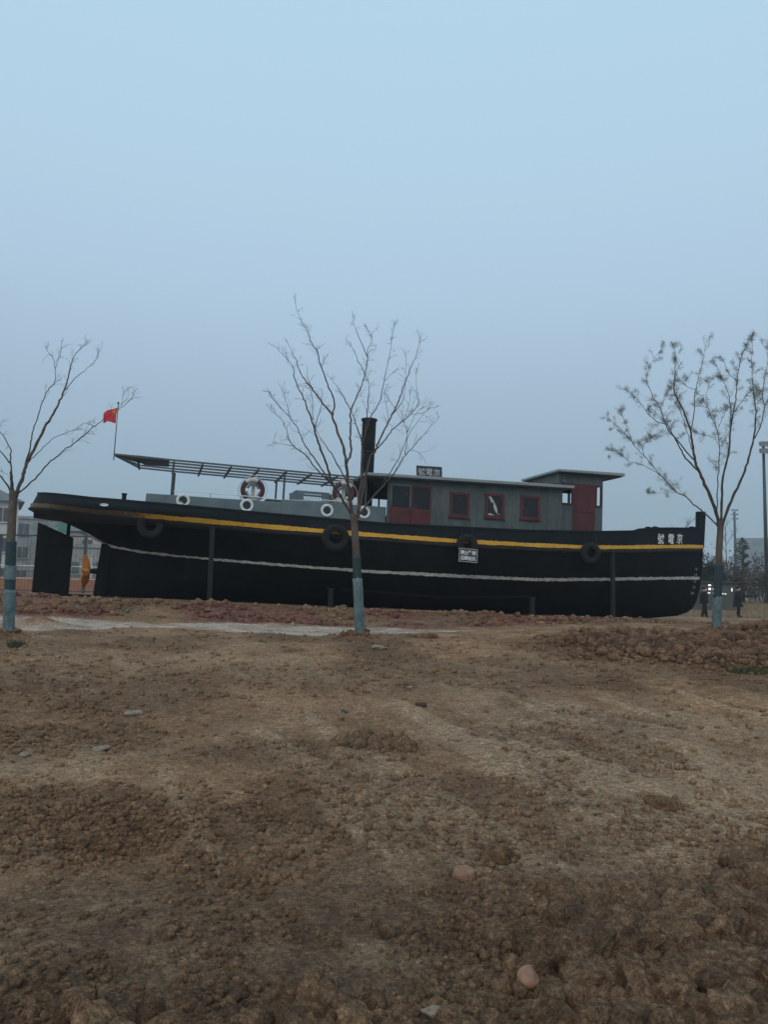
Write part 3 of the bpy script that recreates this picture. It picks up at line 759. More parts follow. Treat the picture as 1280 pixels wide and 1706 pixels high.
M_ROOF = mat('roof_grey_paint', (.185, .21, .215), rough=.7, col2=(.25, .275, .275), scale=1.5, fine=.15)
M_RED = mat('dark_red_paint', (.05, .006, .007), rough=.6, col2=(.095, .012, .013), scale=3, fine=.2, bump=.15)
M_FUN = mat('funnel_black', (.011, .013, .0145), rough=.7, col2=(.022, .024, .026), scale=3, stretch=(1, 1, .3), fine=.2, bump=.2)
M_STEEL = mat('dark_grey_steel', (.030, .037, .042), rough=.6, col2=(.05, .058, .063), scale=4, fine=.2)
M_BATTEN = mat('awning_grey_paint', (.055, .07, .08), rough=.6, col2=(.09, .11, .12), scale=4, fine=.15)
M_PROP = mat('strut_steel', (.004, .0048, .0054), rough=.85, col2=(.008, .009, .0095), scale=3, fine=.3)
M_WHITE = mat('white_paint', (.55, .56, .56), rough=.6, col2=(.72, .73, .73), scale=6, fine=.12)
M_LETTER = mat('lettering_white', (.66, .65, .63), rough=.8, col2=(.8, .79, .77), scale=9, fine=.2)
M_DIMLETTER = mat('lettering_grey', (.26, .27, .27), rough=.8, col2=(.4, .41, .41), scale=12, fine=.25)
M_RUBBER = mat('tyre_rubber', (.0036, .0036, .0038), rough=.92, col2=(.008, .0078, .0075), scale=7, bump=.4, bscale=30, fine=.25)
M_ROPE = mat('rope', (.16, .15, .13), rough=.95, col2=(.28, .26, .23), scale=20, fine=.2)
M_BRONZE = mat('propeller_orange_paint', (.38, .13, .018), rough=.55, col2=(.5, .19, .03), scale=6, fine=.2)
M_MAROON = mat('lifebuoy_maroon', (.045, .014, .016), rough=.7, col2=(.085, .028, .03), scale=9, fine=.2)
M_OFFWHITE = mat('lifebuoy_white', (.36, .36, .35), rough=.8, col2=(.5, .5, .49), scale=9, fine=.15)
M_FLAG = mat('flag_red_cloth', (.52, .025, .05), rough=.8, col2=(.62, .04, .06), scale=9, fine=.1)
M_STAR = mat('flag_yellow', (.75, .42, .06), rough=.8, fine=.05)
M_SIGN = mat('sign_black', (.008, .010, .016), rough=.45, col2=(.014, .016, .022), scale=6)
M_PORT = mat('porthole_dark', (.010, .013, .018), rough=.2, col2=(.02, .024, .03), scale=8, fine=.1)
M_CURTAIN = mat('pale_curtain', (.34, .35, .35), rough=.9, col2=(.46, .47, .46), scale=5, fine=.1)
M_DECK = mat('deck_grey', (.05, .06, .062), rough=.9, col2=(.09, .1, .1), scale=2)
def worn_yellow():
    """yellow band paint, rubbed through to grey-brown towards the stern and in scattered scuffs"""
    m = mat('yellow_paint_scuffed', (.58, .30, .022), rough=.6, col2=(.66, .37, .04), scale=2.2, fine=.2, fscale=30, bump=.15)
    nt = m.node_tree; N, Lk = nt.nodes, nt.links.new
    b = N['Principled BSDF']; src = b.inputs['Base Color'].links[0].from_socket
    tc = N.new('ShaderNodeTexCoord'); sx = N.new('ShaderNodeSeparateXYZ'); Lk(tc.outputs['Object'], sx.inputs[0])
    g = N.new('ShaderNodeMapRange'); g.inputs['From Min'].default_value = -8.9; g.inputs['From Max'].default_value = -6.9; g.inputs['To Min'].default_value = 1.25; g.inputs['To Max'].default_value = .08
    Lk(sx.outputs[0], g.inputs[0])
    n = N.new('ShaderNodeTexNoise'); n.inputs['Scale'].default_value = 9.0; n.inputs['Detail'].default_value = 7; Lk(tc.outputs['Object'], n.inputs['Vector'])
    s = N.new('ShaderNodeMath'); s.operation = 'ADD'; Lk(g.outputs[0], s.inputs[0]); Lk(n.outputs['Fac'], s.inputs[1])
    r = N.new('ShaderNodeMapRange'); r.inputs['From Min'].default_value = .68; r.inputs['From Max'].default_value = 1.05; Lk(s.outputs[0], r.inputs[0])
    x = N.new('ShaderNodeMix'); x.data_type = 'RGBA'; Lk(r.outputs[0], x.inputs[0]); Lk(src, x.inputs[6]); x.inputs[7].default_value = (.13, .088, .052, 1)
    Lk(x.outputs[2], b.inputs['Base Color'])
    return m
M_YELBAND = worn_yellow()
def glass_mat():
    m = bpy.data.materials.new('window_glass')
    m.use_nodes = True
    b = m.node_tree.nodes['Principled BSDF']
    b.inputs['Base Color'].default_value = (.012, .014, .016, 1)
    b.inputs['Roughness'].default_value = .12
    b.inputs['Specular IOR Level'].default_value = .35
    n = m.node_tree.nodes.new('ShaderNodeTexNoise'); n.inputs['Scale'].default_value = 3.0
    tc = m.node_tree.nodes.new('ShaderNodeTexCoord')
    m.node_tree.links.new(tc.outputs['Object'], n.inputs['Vector'])
    r = m.node_tree.nodes.new('ShaderNodeMapRange'); r.inputs['To Min'].default_value = .08; r.inputs['To Max'].default_value = .4
    m.node_tree.links.new(n.outputs['Fac'], r.inputs[0]); m.node_tree.links.new(r.outputs[0], b.inputs['Roughness'])
    return m
M_GLASS = glass_mat()

boat = empty('steam_tugboat', BM)
tag(boat, 'long black wooden tugboat with yellow stripe, grey cabin and black funnel, propped on dry land', 'boat')
boat['label'] = 'long black tugboat with yellow stripe, grey cabin and black funnel, propped up on dry land'

# ------------------------------------------------------------------ hull form (u forward, v to the far side, w up)
def w_top(u):
    return np.interp(u, [-10.6, -8.75, -7.35, -4, -.55, .8, 4, 6.5, 8.35, 8.6, 9.74, 11.5, 12.1],
                     [2.80, 2.64, 2.595, 2.51, 2.465, 2.49, 2.58, 2.73, 2.90, 2.99, 3.12, 3.27, 3.31])
def w_stripe(u):
    return np.interp(u, [-10.6, -9.6, -8.7, -6.4, -4, -1.36, 1.6, 4.4, 6.5, 8.2, 9.74, 11, 12],
                     [2.45, 2.36, 2.29, 2.21, 2.15, 2.115, 2.10, 2.155, 2.235, 2.36, 2.49, 2.59, 2.655])
def w_line(u):
    return np.interp(u, [-9.2, -8.75, -8.3, -7.6, -6.3, -4.4, -2.5, -1.2, 1.75, 4.6, 7.3, 9.5, 12],
                     [1.82, 1.66, 1.45, 1.33, 1.23, 1.15, 1.09, 1.07, 1.07, 1.10, 1.25, 1.39, 1.53])
def u_stern(w):
    return np.interp(w, [0, .6, 1.26, 1.45, 1.6, 1.75, 2.02, 2.21, 2.32, 2.5, 2.85],
                     [-8.5, -8.45, -8.36, -8.42, -8.57, -8.83, -9.49, -10.14, -10.46, -10.44, -10.3])
def u_stem(w):
    return np.interp(w, [0, .09, .2, .33, .6, 1.05, 1.54, 2.65, 3.4], [9.6, 10.69, 11.15, 11.44, 11.66, 11.82, 11.89, 11.97, 12.0])
def b_max(w):
    return np.interp(w, [0, .12, .3, .55, 1.0, 1.5, 2.1, 2.5, 3.3], [.25, .75, 1.2, 1.6, 1.92, 2.07, 2.15, 2.13, 2.08])
def hull_b(u, w):
    """half breadth of the hull at station u, height w"""
    u = np.asarray(u, dtype=float); w = np.asarray(w, dtype=float)
    us, ub = u_stern(w), u_stem(w)
    n_f = np.interp(w, [0, 1, 2.2, 3.2], [1.5, 1.75, 2.1, 2.3])
    xf = np.clip((u - 0.5) / (ub - 0.5), 0, 1)
    xa = np.clip((-1.0 - u) / (-1.0 - us), 0, 1)
    pa = np.interp(w, [0, 1.2, 1.7, 2.1, 2.4], [1.25, 1.7, 2.2, 3.0, 4.2])
    qa = np.interp(w, [0, 1.2, 1.7, 2.1, 2.4], [1.0, .95, .8, .62, .5])
    return b_max(w) * (1 - xf ** n_f) * (1 - xa ** pa) ** qa
def hull_out(u, w, e=0.0, side=-1):
    """point e metres outside the hull side (plan normal)"""
    du = 0.02
    b0 = float(hull_b(u, w)); s = (float(hull_b(u + du, w)) - float(hull_b(u - du, w))) / (2 * du)
    s = max(-6, min(6, s))
    n = math.hypot(1, s)
    return Vector((u - e * s / n, side * (b0 + e / n), w))

def build_hull():
    na, nc = 150, 26
    a = 0.5 - 0.5 * np.cos(np.linspace(0, math.pi, na))
    a = 0.55 * a + 0.45 * np.linspace(0, 1, na)
    c = np.linspace(0, 1, nc)
    mb = MB()
    def grid(side, inset=0.0, c0=0.0):
        P = []
        for j in range(nc):
            cj = c0 + (1 - c0) * c[j]
            ue = -10.4 + a * 22.4
            w = cj * w_top(ue)
            us, ub = u_stern(w), u_stem(w)
            us = us + inset; ub = ub - inset * 2.5
            u = us + a * (ub - us)
            b = np.maximum(hull_b(u, w) - inset, 0.0)
            if not inset:
                b[0] = 0; b[-1] = 0.045
            P.append([(u[i], side * b[i], w[i]) for i in range(na)])
        return P
    for side in (-1, 1):
        P = grid(side)
        vs_ = [p for row in P for p in row]
        fs_ = []
        for j in range(nc - 1):
            for i in range(na - 1):
                q = (j * na + i, j * na + i + 1, (j + 1) * na + i + 1, (j + 1) * na + i)
                fs_.append(q if side < 0 else q[::-1])
        mi = [0] * len(fs_)
        mb.add(vs_, fs_)
        Q = grid(side, 0.07, 0.80)                       # inner face of the bulwark
        vs_ = [p for row in Q for p in row]
        mb.add(vs_, [f[::-1] for f in fs_])
        top, itop = P[-1], Q[-1]
        mb.add(top + itop, [(i, i + 1, na + i + 1, na + i) if side < 0 else (i, na + i, na + i + 1, i + 1) for i in range(na - 1)])
    # closing plate of the stem and the keel bottom
    PL, PR = grid(-1), grid(1)
    mb.add([r[-1] for r in PL] + [r[-1] for r in PR], [(j, nc + j, nc + j + 1, j + 1) for j in range(nc - 1)])
    mb.add(PL[0] + PR[0], [(i, na + i, na + i + 1, i + 1) for i in range(na - 1)])
    # paint break at the rubbing strake: bulwark a shade paler than the bottom
    mis = []
    for f in mb.f:
        p = [mb.v[k] for k in f]
        um = sum(q[0] for q in p) / len(p); wm = sum(q[2] for q in p) / len(p)
        mis.append(1 if wm > float(w_stripe(um)) else 0)
    mb.m = mis
    hull = mb.build('hull', [M_BLACK, M_BULW], boat, smooth=True)
    dk = MB()
    us = np.linspace(-10.2, 11.6, 80)
    L_ = [(u, -max(float(hull_b(u, w_stripe(u))) - .06, .01), float(w_stripe(u)) - .02) for u in us]
    R_ = [(p[0], -p[1], p[2]) for p in L_]
    dk.add(L_ + R_, [(i, i + 1, 80 + i + 1, 80 + i) for i in range(79)])
    dk.build('deck', M_DECK, hull)
    return hull
hull = build_hull()

def strake(name, mats, wf, h, proud, u0, u1, n=120, matsplit=None, sides=(-1, 1), round_=False, ragged=0.0, seed=0):
    mb = MB()
    us = np.linspace(u0, u1, n)
    r = random.Random(seed)
    for side in sides:
        prof = []
        for u in us:
            w = float(wf(u))
            hh = h(u) if callable(h) else h
            pr = proud(u) if callable(proud) else proud
            top = hh / 2 + ragged * r.uniform(-1, 1); bot = -hh / 2 + ragged * r.uniform(-1, 1)
            if round_:
                ring = [hull_out(u, w + hh / 2 * math.cos(t), -0.02 + (pr + .02) * math.sin(t), side) for t in np.linspace(0, math.pi, 9)]
            else:
                ring = [hull_out(u, w + top, -.03, side), hull_out(u, w + top, pr, side), hull_out(u, w + bot, pr, side), hull_out(u, w + bot, -.03, side)]
            prof.append(ring)
        k = len(prof[0])
        vs_ = [p for ring in prof for p in ring]
        for i in range(n - 1):
            fs_ = [(i * k + j, (i + 1) * k + j, (i + 1) * k + j + 1, i * k + j + 1) for j in range(k - 1)]
            mb.f += [tuple(q + len(mb.v) for q in (f if side > 0 else f[::-1])) for f in fs_]
            mb.m += [matsplit(us[i], r) if matsplit else 0] * len(fs_)
        mb.v += [tuple(p) for p in vs_]
    return mb.build(name, mats, hull, smooth=round_)
strake('yellow_band', M_YELBAND, w_stripe, lambda u: .118 + .010 * math.sin(u * 3), .055, -10.36, 11.93, 260, ragged=.008, seed=3)
strake('rubbing_strake', M_RUB, lambda u: w_stripe(u) - .13 - .04 * max(0, (-u - 6) / 4.4), lambda u: .15 + .15 * max(0, (-u - 5) / 5.4), lambda u: .06 + .08 * max(0, (-u - 6) / 4.4), -10.36, 11.9, 130, round_=True)
strake('waterline_band', M_WLINE, w_line, lambda u: .062 + .032 * max(0, min(1, (u + 6) / 8)), .008, -9.1, 11.88, 260, ragged=.013, seed=5)
strake('bilge_keel', M_PROP, lambda u: np.interp(u, [-1.7, 1.5, 4.4], [.52, .42, .56]), .07, .10, -1.7, 4.4, 40)

cap = MB()
us_ = list(np.linspace(-10.25, 11.6, 110))
for side in (-1, 1):
    ring = []
    for u in us_:
        w = float(w_top(u)); p = hull_out(u, w, .025, side); q = hull_out(u, w, -.1, side)
        ring += [(p.x, p.y, w - .02), (p.x, p.y, w + .035), (q.x, q.y, w + .035), (q.x, q.y, w - .02)]
    for i in range(len(us_) - 1):
        for j in range(4):
            a_, b_ = i * 4 + j, i * 4 + (j + 1) % 4
            f_ = (a_, b_, b_ + 4, a_ + 4)
            cap.f.append(tuple(q + len(cap.v) for q in (f_ if side > 0 else f_[::-1]))); cap.m.append(0)
    cap.v += ring
cap.build('cap_rail', M_BULW, hull)
mb = MB(); mb.hexa([(11.72, -.09, 3.0), (12.0, -.06, 2.6), (12.0, .06, 2.6), (11.72, .09, 3.0), (11.74, -.1, 3.92), (12.04, -.1, 3.93), (12.04, .1, 3.93), (11.74, .1, 3.92)])
mb.build('stem_post', M_BULW, boat, bevel=.012)
# mooring fittings on the rail
mb = MB(); mb.lathe([(.06, 2.2), (.06, 2.8), (.075, 2.8), (.075, 2.84)], 14)
mb.build('bollard', M_BULW, boat, matrix=Matrix.Translation((-7.92, -1.55, 0)))
for u in (9.0, 9.35, 11.35):
    mb = MB(); w = float(w_top(u)) + .03; p = hull_out(u, w, -.04)
    mb.box((u - .11, p.y - .04, w), (u + .11, p.y + .04, w + .035)); mb.box((u - .04, p.y - .03, w + .03), (u + .04, p.y + .03, w + .05))
    mb.build('cleat', M_BULW, boat, bevel=.006)
mb = MB(); p = hull_out(-8.4, 2.47, .012)
prof_ = [(.012 * math.cos(t), .012 * math.sin(t)) for t in np.linspace(0, 2 * math.pi, 8, endpoint=False)]
mb.torus(.042, prof_, 24); mb.v = [(x * 2.1, y, z * .75) for x, y, z in mb.v]
n0 = len(mb.v); mb.add([(.09 * math.cos(t), .004, .03 * math.sin(t)) for t in np.linspace(0, 2 * math.pi, 20, endpoint=False)], [tuple(range(20))])  # white disc stands in for sky light through the hawsehole
mb.build('fairlead_sky_disc', M_WHITE, boat, matrix=Matrix.Translation(p) @ Matrix.Rotation(-.12, 4, 'Z'))

# rudder, sternpost and propeller
rud = MB()
rud.hexa([(-10.23, -.06, .03), (-9.27, -.06, .0), (-9.27, .06, .0), (-10.23, .06, .03),
          (-10.23, -.05, 2.0), (-9.27, -.05, 1.62), (-9.27, .05, 1.62), (-10.23, .05, 2.0)])
ru = rud.build('rudder', M_BLACK, boat, bevel=.015)
mb = MB(); mb.tube([(-9.42, 0, 1.5), (-9.42, 0, 2.2)], .05, 12); mb.build('rudder_stock', M_BLACK, ru, smooth=True)
for w in (.25, .8, 1.35):
    mb = MB(); mb.box((-10.2, -.075, w), (-9.25, -.058, w + .05)); mb.build('strap', M_BLACK, ru)
mb = MB(); mb.hexa([(-8.62, -.1, 0), (-8.3, -.14, 0), (-8.3, .14, 0), (-8.62, .1, 0), (-8.5, -.1, 1.5), (-8.2, -.14, 1.5), (-8.2, .14, 1.5), (-8.5, .1, 1.5)])
mb.build('sternpost', M_BLACK, boat, bevel=.02)
mb = MB(); mb.box((-9.6, -.1, -.1), (-8.2, .1, .03)); mb.build('skeg', M_BLACK, boat, bevel=.01)
mb = MB(); mb.tube([(-8.95, 0, .70), (-8.3, 0, .70)], [.06, .085], 14); mb.build('propeller_shaft', M_BLACK, boat, smooth=True)
pr = MB(); pr.lathe([(.02, -.12), (.07, -.09), (.1, 0), (.1, .1), (.08, .12)], 18)
prop = pr.build('propeller', M_BRONZE, boat, smooth=True, matrix=Matrix.Translation((-8.86, 0, .70)) @ Matrix.Rotation(math.pi / 2, 4, 'Y') @ Matrix.Rotation(.25, 4, 'Z'))
bl = MB()
vs_, fs_ = [], []
nr, nw = 9, 7
for i in range(nr):
    t = i / (nr - 1); r_ = .07 + .41 * t
    half = .13 * (math.sin(math.pi * min(1, .18 + .80 * t)) ** .7) + .01
    tw = 1.05 - .45 * t
    for j in range(nw):
        k = (j / (nw - 1) * 2 - 1) * half
        vs_.append((r_ * math.cos(k / max(r_, .15) * .55), k * math.cos(tw) * .9, k * math.sin(tw) - .03 * t))
for i in range(nr - 1):
    for j in range(nw - 1):
        fs_.append((i * nw + j, (i + 1) * nw + j, (i + 1) * nw + j + 1, i * nw + j + 1))
bl.add(vs_, fs_)
b0 = bl.build('blade', M_BRONZE, prop, smooth=True)
sd_ = b0.modifiers.new('thickness', 'SOLIDIFY'); sd_.thickness = .022; sd_.offset = 0
for k in range(1, 4):
    b = b0.copy(); COL.objects.link(b); b.parent = prop; b.rotation_euler = (0, 0, k * math.pi / 2)

# ------------------------------------------------------------------ superstructure
cas = MB()
cas.hexa([(-7.38, -1.2, 2.05), (-3.55, -1.2, 2.0), (-3.55, 1.2, 2.0), (-7.38, 1.2, 2.05), (-7.36, -1.2, 2.93), (-3.55, -1.2, 2.965), (-3.55, 1.2, 2.965), (-7.36, 1.2, 2.93)])
cas.hexa([(-3.55, -1.203, 2.0), (-.36, -1.203, 2.0), (-.36, 1.203, 2.0), (-3.55, 1.203, 2.0), (-3.55, -1.203, 3.055), (-.36, -1.203, 3.065), (-.36, 1.203, 3.065), (-3.55, 1.203, 3.055)])
casing = cas.build('engine_casing', M_GREY, boat, bevel=.02)
for (u0, u1, w0, w1) in ((-6.9, -6.88, 2.3, 2.92), (-5.2, -5.18, 2.3, 2.94), (-2.9, -2.88, 2.3, 3.04), (-1.6, -1.58, 2.3, 3.05)):
    mb = MB(); mb.box((u0, -1.212, w0), (u1, -1.19, w1)); mb.build('seam', M_GREY, casing)
for (u, w, open_) in ((-6.35, 2.80, 1), (-4.56, 2.795, 0), (-2.19, 2.825, 0), (-1.05, 2.85, 0)):
    e = MB()
    pf = [(.03 * math.cos(t), .02 * math.sin(t)) for t in np.linspace(0, 2 * math.pi, 10, endpoint=False)]
    e.torus(.155, [(-.04, -.02), (-.035, .0), (.03, .0), (.04, -.02), (.03, -.03), (-.03, -.03)], 36)
    po = e.build('porthole', M_WHITE, boat, smooth=True, matrix=Matrix.Translation((u, -1.20, w)))
    g = MB(); g.add([(.13 * math.cos(t), -.008, .13 * math.sin(t)) for t in np.linspace(0, 2 * math.pi, 28, endpoint=False)], [tuple(range(28))])
    g.build('pane', M_PORT, po)
    for k in range(6):
        t = k * math.pi / 3 + .3
        s_ = MB(); s_.lathe([(.008, 0), (.008, .008), (.004, .011)], 6)
        s_.build('bolt', M_STEEL, po, matrix=Matrix.Translation((.155 * math.cos(t), -.03, .155 * math.sin(t))) @ Matrix.Rotation(math.pi / 2, 4, 'X'))
    if open_:
        c_ = MB(); c_.add([(-.1, -.012, -.02), (-.03, -.012, -.045), (.045, -.012, -.1), (-.02, -.012, -.12), (-.085, -.012, -.08)], [(0, 1, 2, 3, 4)])
        c_.build('glass_shard', M_CURTAIN, po)
# low hatch on the casing and the barred skylight behind it
mb = MB(); mb.box((-3.98, -.95, 2.95), (-3.45, -.3, 3.06)); mb.build('hatch', M_STEEL, boat, bevel=.01)
sk = MB()
sk.box((-3.06, -.62, 3.05), (-2.02, -.56, 3.16)); sk.box((-3.06, -.62, 3.355), (-2.02, -.56, 3.43))
sk.box((-3.06, -.62, 3.16), (-2.82, -.56, 3.355)); sk.box((-2.24, -.62, 3.16), (-2.02, -.56, 3.355))
sk.box((-3.06, .56, 3.05), (-2.02, .62, 3.1)); sk.box((-3.06, .56, 3.42), (-2.02, .62, 3.47))
sk.box((-3.06, -.56, 3.05), (-3.0, .56, 3.43))
skl = sk.build('skylight', M_GREY, boat)
for k in range(9):
    b = MB(); u = -2.80 + k * .068
    b.bar((u, -.59, 3.15), (u, -.59, 3.36), .014); b.build('bar', M_STEEL, skl)
mb = MB(); mb.hexa([(-2.0, -.7, 3.05), (-1.45, -.7, 3.05), (-1.45, .7, 3.05), (-2.0, .7, 3.05), (-2.0, -.6, 3.40), (-1.5, -.6, 3.36), (-1.5, .6, 3.36), (-2.0, .6, 3.40)])
mb.build('companion_hatch', M_STEEL, boat, bevel=.015)
# wire rail
rl = MB(); rl.tube([(u, -1.17, 3.055 + .012 * math.sin(u * 2) + (.05 if u > -3.5 else 0) * (u + 3.5) / 2.3) for u in np.linspace(-6.64, -1.2, 16)], .008, 5)
rail = rl.build('rail_wire', M_WHITE, boat)
for u in (-5.6, -4.75, -2.6, -1.3):
    b = MB(); b.bar((u, -1.17, 2.93), (u, -1.17, 3.07), .014); b.build('stanchion', M_STEEL, rail)
for (a_, b_) in ((-4.85, -4.1), (-2.4, -1.2)):
    b = MB(); b.tube([(a_, -1.2, 3.065 + (.06 if a_ > -3 else 0)), (b_, -1.2, 3.055 + (.09 if a_ > -3 else 0))], .014, 6); b.build('hand_rail', M_WHITE, rail)

# awning frame over the after deck
aw = empty('awning_frame'); aw.parent = boat
for k, v in enumerate((-1.15, -.62, -.05, .58, 1.15)):
    b = MB()
    b.bar((-7.66, v, 3.95), (-6.67, v, 3.93), .045, .05); b.bar((-6.67, v, 3.93), (-.95, v, 3.90), .045, .05)
    b.bar((-7.66, v, 3.95), (-8.33, v * .12, 4.11), .045, .045)
    b.build('batten', M_BATTEN, aw)
for k, u in enumerate((-7.66, -6.67, -5.88, -5.08, -4.28, -3.46, -2.72, -1.92)):
    b = MB(); w = 3.90 + (.05 if u < -7 else 0)
    b.bar((u, -1.17, w - .035), (u, 1.17, w - .035), .05, .06); b.build('crossbeam', M_STEEL, aw)
b = MB(); b.hexa([(-8.3, -.12, 4.085), (-7.66, -1.1, 3.915), (-7.5, .1, 3.92), (-8.25, .05, 4.08), (-8.3, -.12, 4.10), (-7.66, -1.1, 3.93), (-7.5, .1, 3.94), (-8.25, .05, 4.10)])
b.hexa([(-7.66, -1.12, 3.90), (-6.8, -1.12, 3.885), (-6.8, -.05, 3.885), (-7.5, .1, 3.90), (-7.66, -1.12, 3.925), (-6.8, -1.12, 3.91), (-6.8, -.05, 3.91), (-7.5, .1, 3.925)])
b.build('end_board', M_BATTEN, aw)
for (u, v) in ((-6.68, -1.1), (-6.6, 1.1), (-3.5, -1.1), (-3.42, 1.1)):
    b = MB(); b.bar((u, v, 2.94), (u + .005, v, 3.88), .055); b.build('post', M_STEEL, aw)
    if u < -6 and v < 0:
        b = MB(); b.bar((u, v, 3.6), (u + .0, v + .45, 3.86), .03); b.build('brace', M_STEEL, aw)
# funnel
fn = MB(); fn.lathe([(.205, 0), (.225, 2.93), (.262, 2.94), (.262, 2.99), (.23, 3.0), (.2, 2.95)], 36)
fun = fn.build('funnel', M_FUN, boat, smooth=True, matrix=Matrix.Translation((-.70, 0, 3.0)) @ Matrix.Rotation(-.004, 4, 'Y'))
for z in (.9, 1.9):
    b = MB(); b.lathe([(.22, z), (.228, z + .002), (.228, z + .03), (.22, z + .032)], 36); b.build('hoop', M_FUN, fun, smooth=True)
for m_ in fun.data.polygons: pass

# cabin: solid near wall with door and windows, open shelter on the far after side
cab = MB()
cab.hexa([(-.36, -1.35, 2.0), (5.52, -1.35, 2.0), (5.52, -1.25, 2.0), (-.36, -1.25, 2.0), (-.36, -1.35, 3.94), (5.52, -1.35, 4.09), (5.52, -1.25, 4.09), (-.36, -1.25, 3.94)])
cab.hexa([(.62, 1.25, 2.0), (5.52, 1.25, 2.0), (5.52, 1.35, 2.0), (.62, 1.35, 2.0), (.62, 1.25, 3.96), (5.52, 1.25, 4.09), (5.52, 1.35, 4.09), (.62, 1.35, 3.96)])
cab.box((.62, -1.25, 2.0), (.70, 1.25, 3.95)); cab.box((5.44, -1.25, 2.0), (5.51, 1.25, 4.05))
cab.box((-1.1, 1.25, 2.0), (.62, 1.35, 3.05)); cab.box((-1.1, 1.25, 3.60), (.62, 1.35, 3.93))
cabin = cab.build('cabin', M_CABIN, boat)
for u in (-1.08, -.5, .1):
    b = MB(); b.bar((u, 1.3, 3.04), (u, 1.3, 3.61), .05); b.build('post', M_STEEL, cabin)
for u in (-1.05,):
    b = MB(); b.bar((u, -1.3, 3.05), (u, -1.3, 3.92), .05); b.build('post', M_WHITE if False else M_STEEL, cabin)
for u in (1.32, 2.55, 3.76, 5.0):
    b = MB(); b.box((u, -1.362, 2.2), (u + .035, -1.352, 3.93 + .026 * u)); b.build('batten', M_CABIN, cabin)
rf = MB()
rf.hexa([(-1.17, -1.6, 3.925), (5.82, -1.6, 4.095), (5.82, 1.6, 4.095), (-1.17, 1.6, 3.925), (-1.17, -1.6, 4.015), (5.82, -1.6, 4.19), (5.82, 1.6, 4.19), (-1.17, 1.6, 4.015)])
roof = rf.build('cabin_roof', M_ROOF, boat, bevel=.012)
b = MB(); b.hexa([(-1.12, -1.55, 3.885), (5.5, -1.55, 4.05), (5.5, 1.55, 4.05), (-1.12, 1.55, 3.885), (-1.12, -1.55, 3.922), (5.5, -1.55, 4.09), (5.5, 1.55, 4.09), (-1.12, 1.55, 3.922)])
b.build('ceiling_board', M_STEEL, roof)
# double door: red lower panels, glazed upper half
dr = empty('door'); dr.parent = boat
for k, (u0, u1) in enumerate(((-.30, .36), (.37, 1.0))):
    b = MB(); b.box((u0, -1.40, 2.3), (u1, -1.352, 3.07)); lf = b.build('leaf', M_RED, dr, bevel=.008)
    b = MB(); b.box((u0 + .1, -1.412, 2.4), (u1 - .1, -1.39, 2.98)); b.build('panel', M_RED, lf, bevel=.006)
    b = MB(); b.box((u0 + .03, -1.375, 3.09), (u1 - .02, -1.36, 3.74)); b.build('pane', M_GLASS, lf)
    fr = MB()
    c0 = M_CABIN if k == 0 else M_RED
    fr.box((u0, -1.395, 3.07), (u0 + .05, -1.352, 3.78)); fr.box((u1 - .05, -1.395, 3.07), (u1, -1.352, 3.78)); fr.box((u0 + .05, -1.395, 3.72), (u1 - .05, -1.352, 3.78))
    fr.build('frame', c0, lf)
    b = MB(); b.box((u1 - .05 if k == 0 else u0 + .01, -1.43, 2.95), (u1 - .02 if k == 0 else u0 + .04, -1.40, 3.05)); b.build('handle', M_STEEL, lf)
# three side windows in red frames
for i, (u0, u1, w0, w1) in enumerate(((1.63, 2.28, 2.90, 3.68), (2.82, 3.47, 2.96, 3.73), (4.04, 4.71, 3.0, 3.77))):
    f = MB(); t = .085
    f.box((u0, -1.39, w0), (u1, -1.352, w0 + t)); f.box((u0, -1.39, w1 - t), (u1, -1.352, w1))
    f.box((u0, -1.388, w0 + t), (u0 + t, -1.352, w1 - t)); f.box((u1 - t, -1.388, w0 + t), (u1, -1.352, w1 - t))
    wi = f.build('window', M_RED, boat, bevel=.006)
    if i == 1: wi['label'] = 'middle red window with a torn pale curtain'
    p_ = MB(); p_.box((u0 + t, -1.362, w0 + t), (u1 - t, -1.353, w1 - t)); p_.build('pane', M_GLASS, wi)
    s_ = MB(); s_.box((u0 - .03, -1.41, w0 - .03), (u1 + .03, -1.352, w0 - .002)); s_.build('sill', M_RED if i else M_RED, wi)
    if i == 1:
        c_ = MB()
        x0, z0 = u0 + t, w0 + t
        out = [(.02, .58), (.09, .60), (.20, .46), (.30, .28), (.37, .10), (.42, .035), (.33, .05), (.25, .14), (.17, .33), (.08, .47)]
        c_.add([(x0 + a, -1.368 - .012 * math.sin(a * 30), z0 + b) for a, b in out], [(0, 1, 2, 8, 9), (8, 2, 3, 7), (7, 3, 4, 6), (6, 4, 5)])
        out = [(.01, .035), (.08, .06), (.16, .035), (.26, .015), (.16, .002), (.06, .006)]
        c_.add([(x0 + a, -1.367, z0 + b) for a, b in out], [(0, 1, 2, 5), (5, 2, 3, 4)])
        c_.build('curtain', M_CURTAIN, wi)

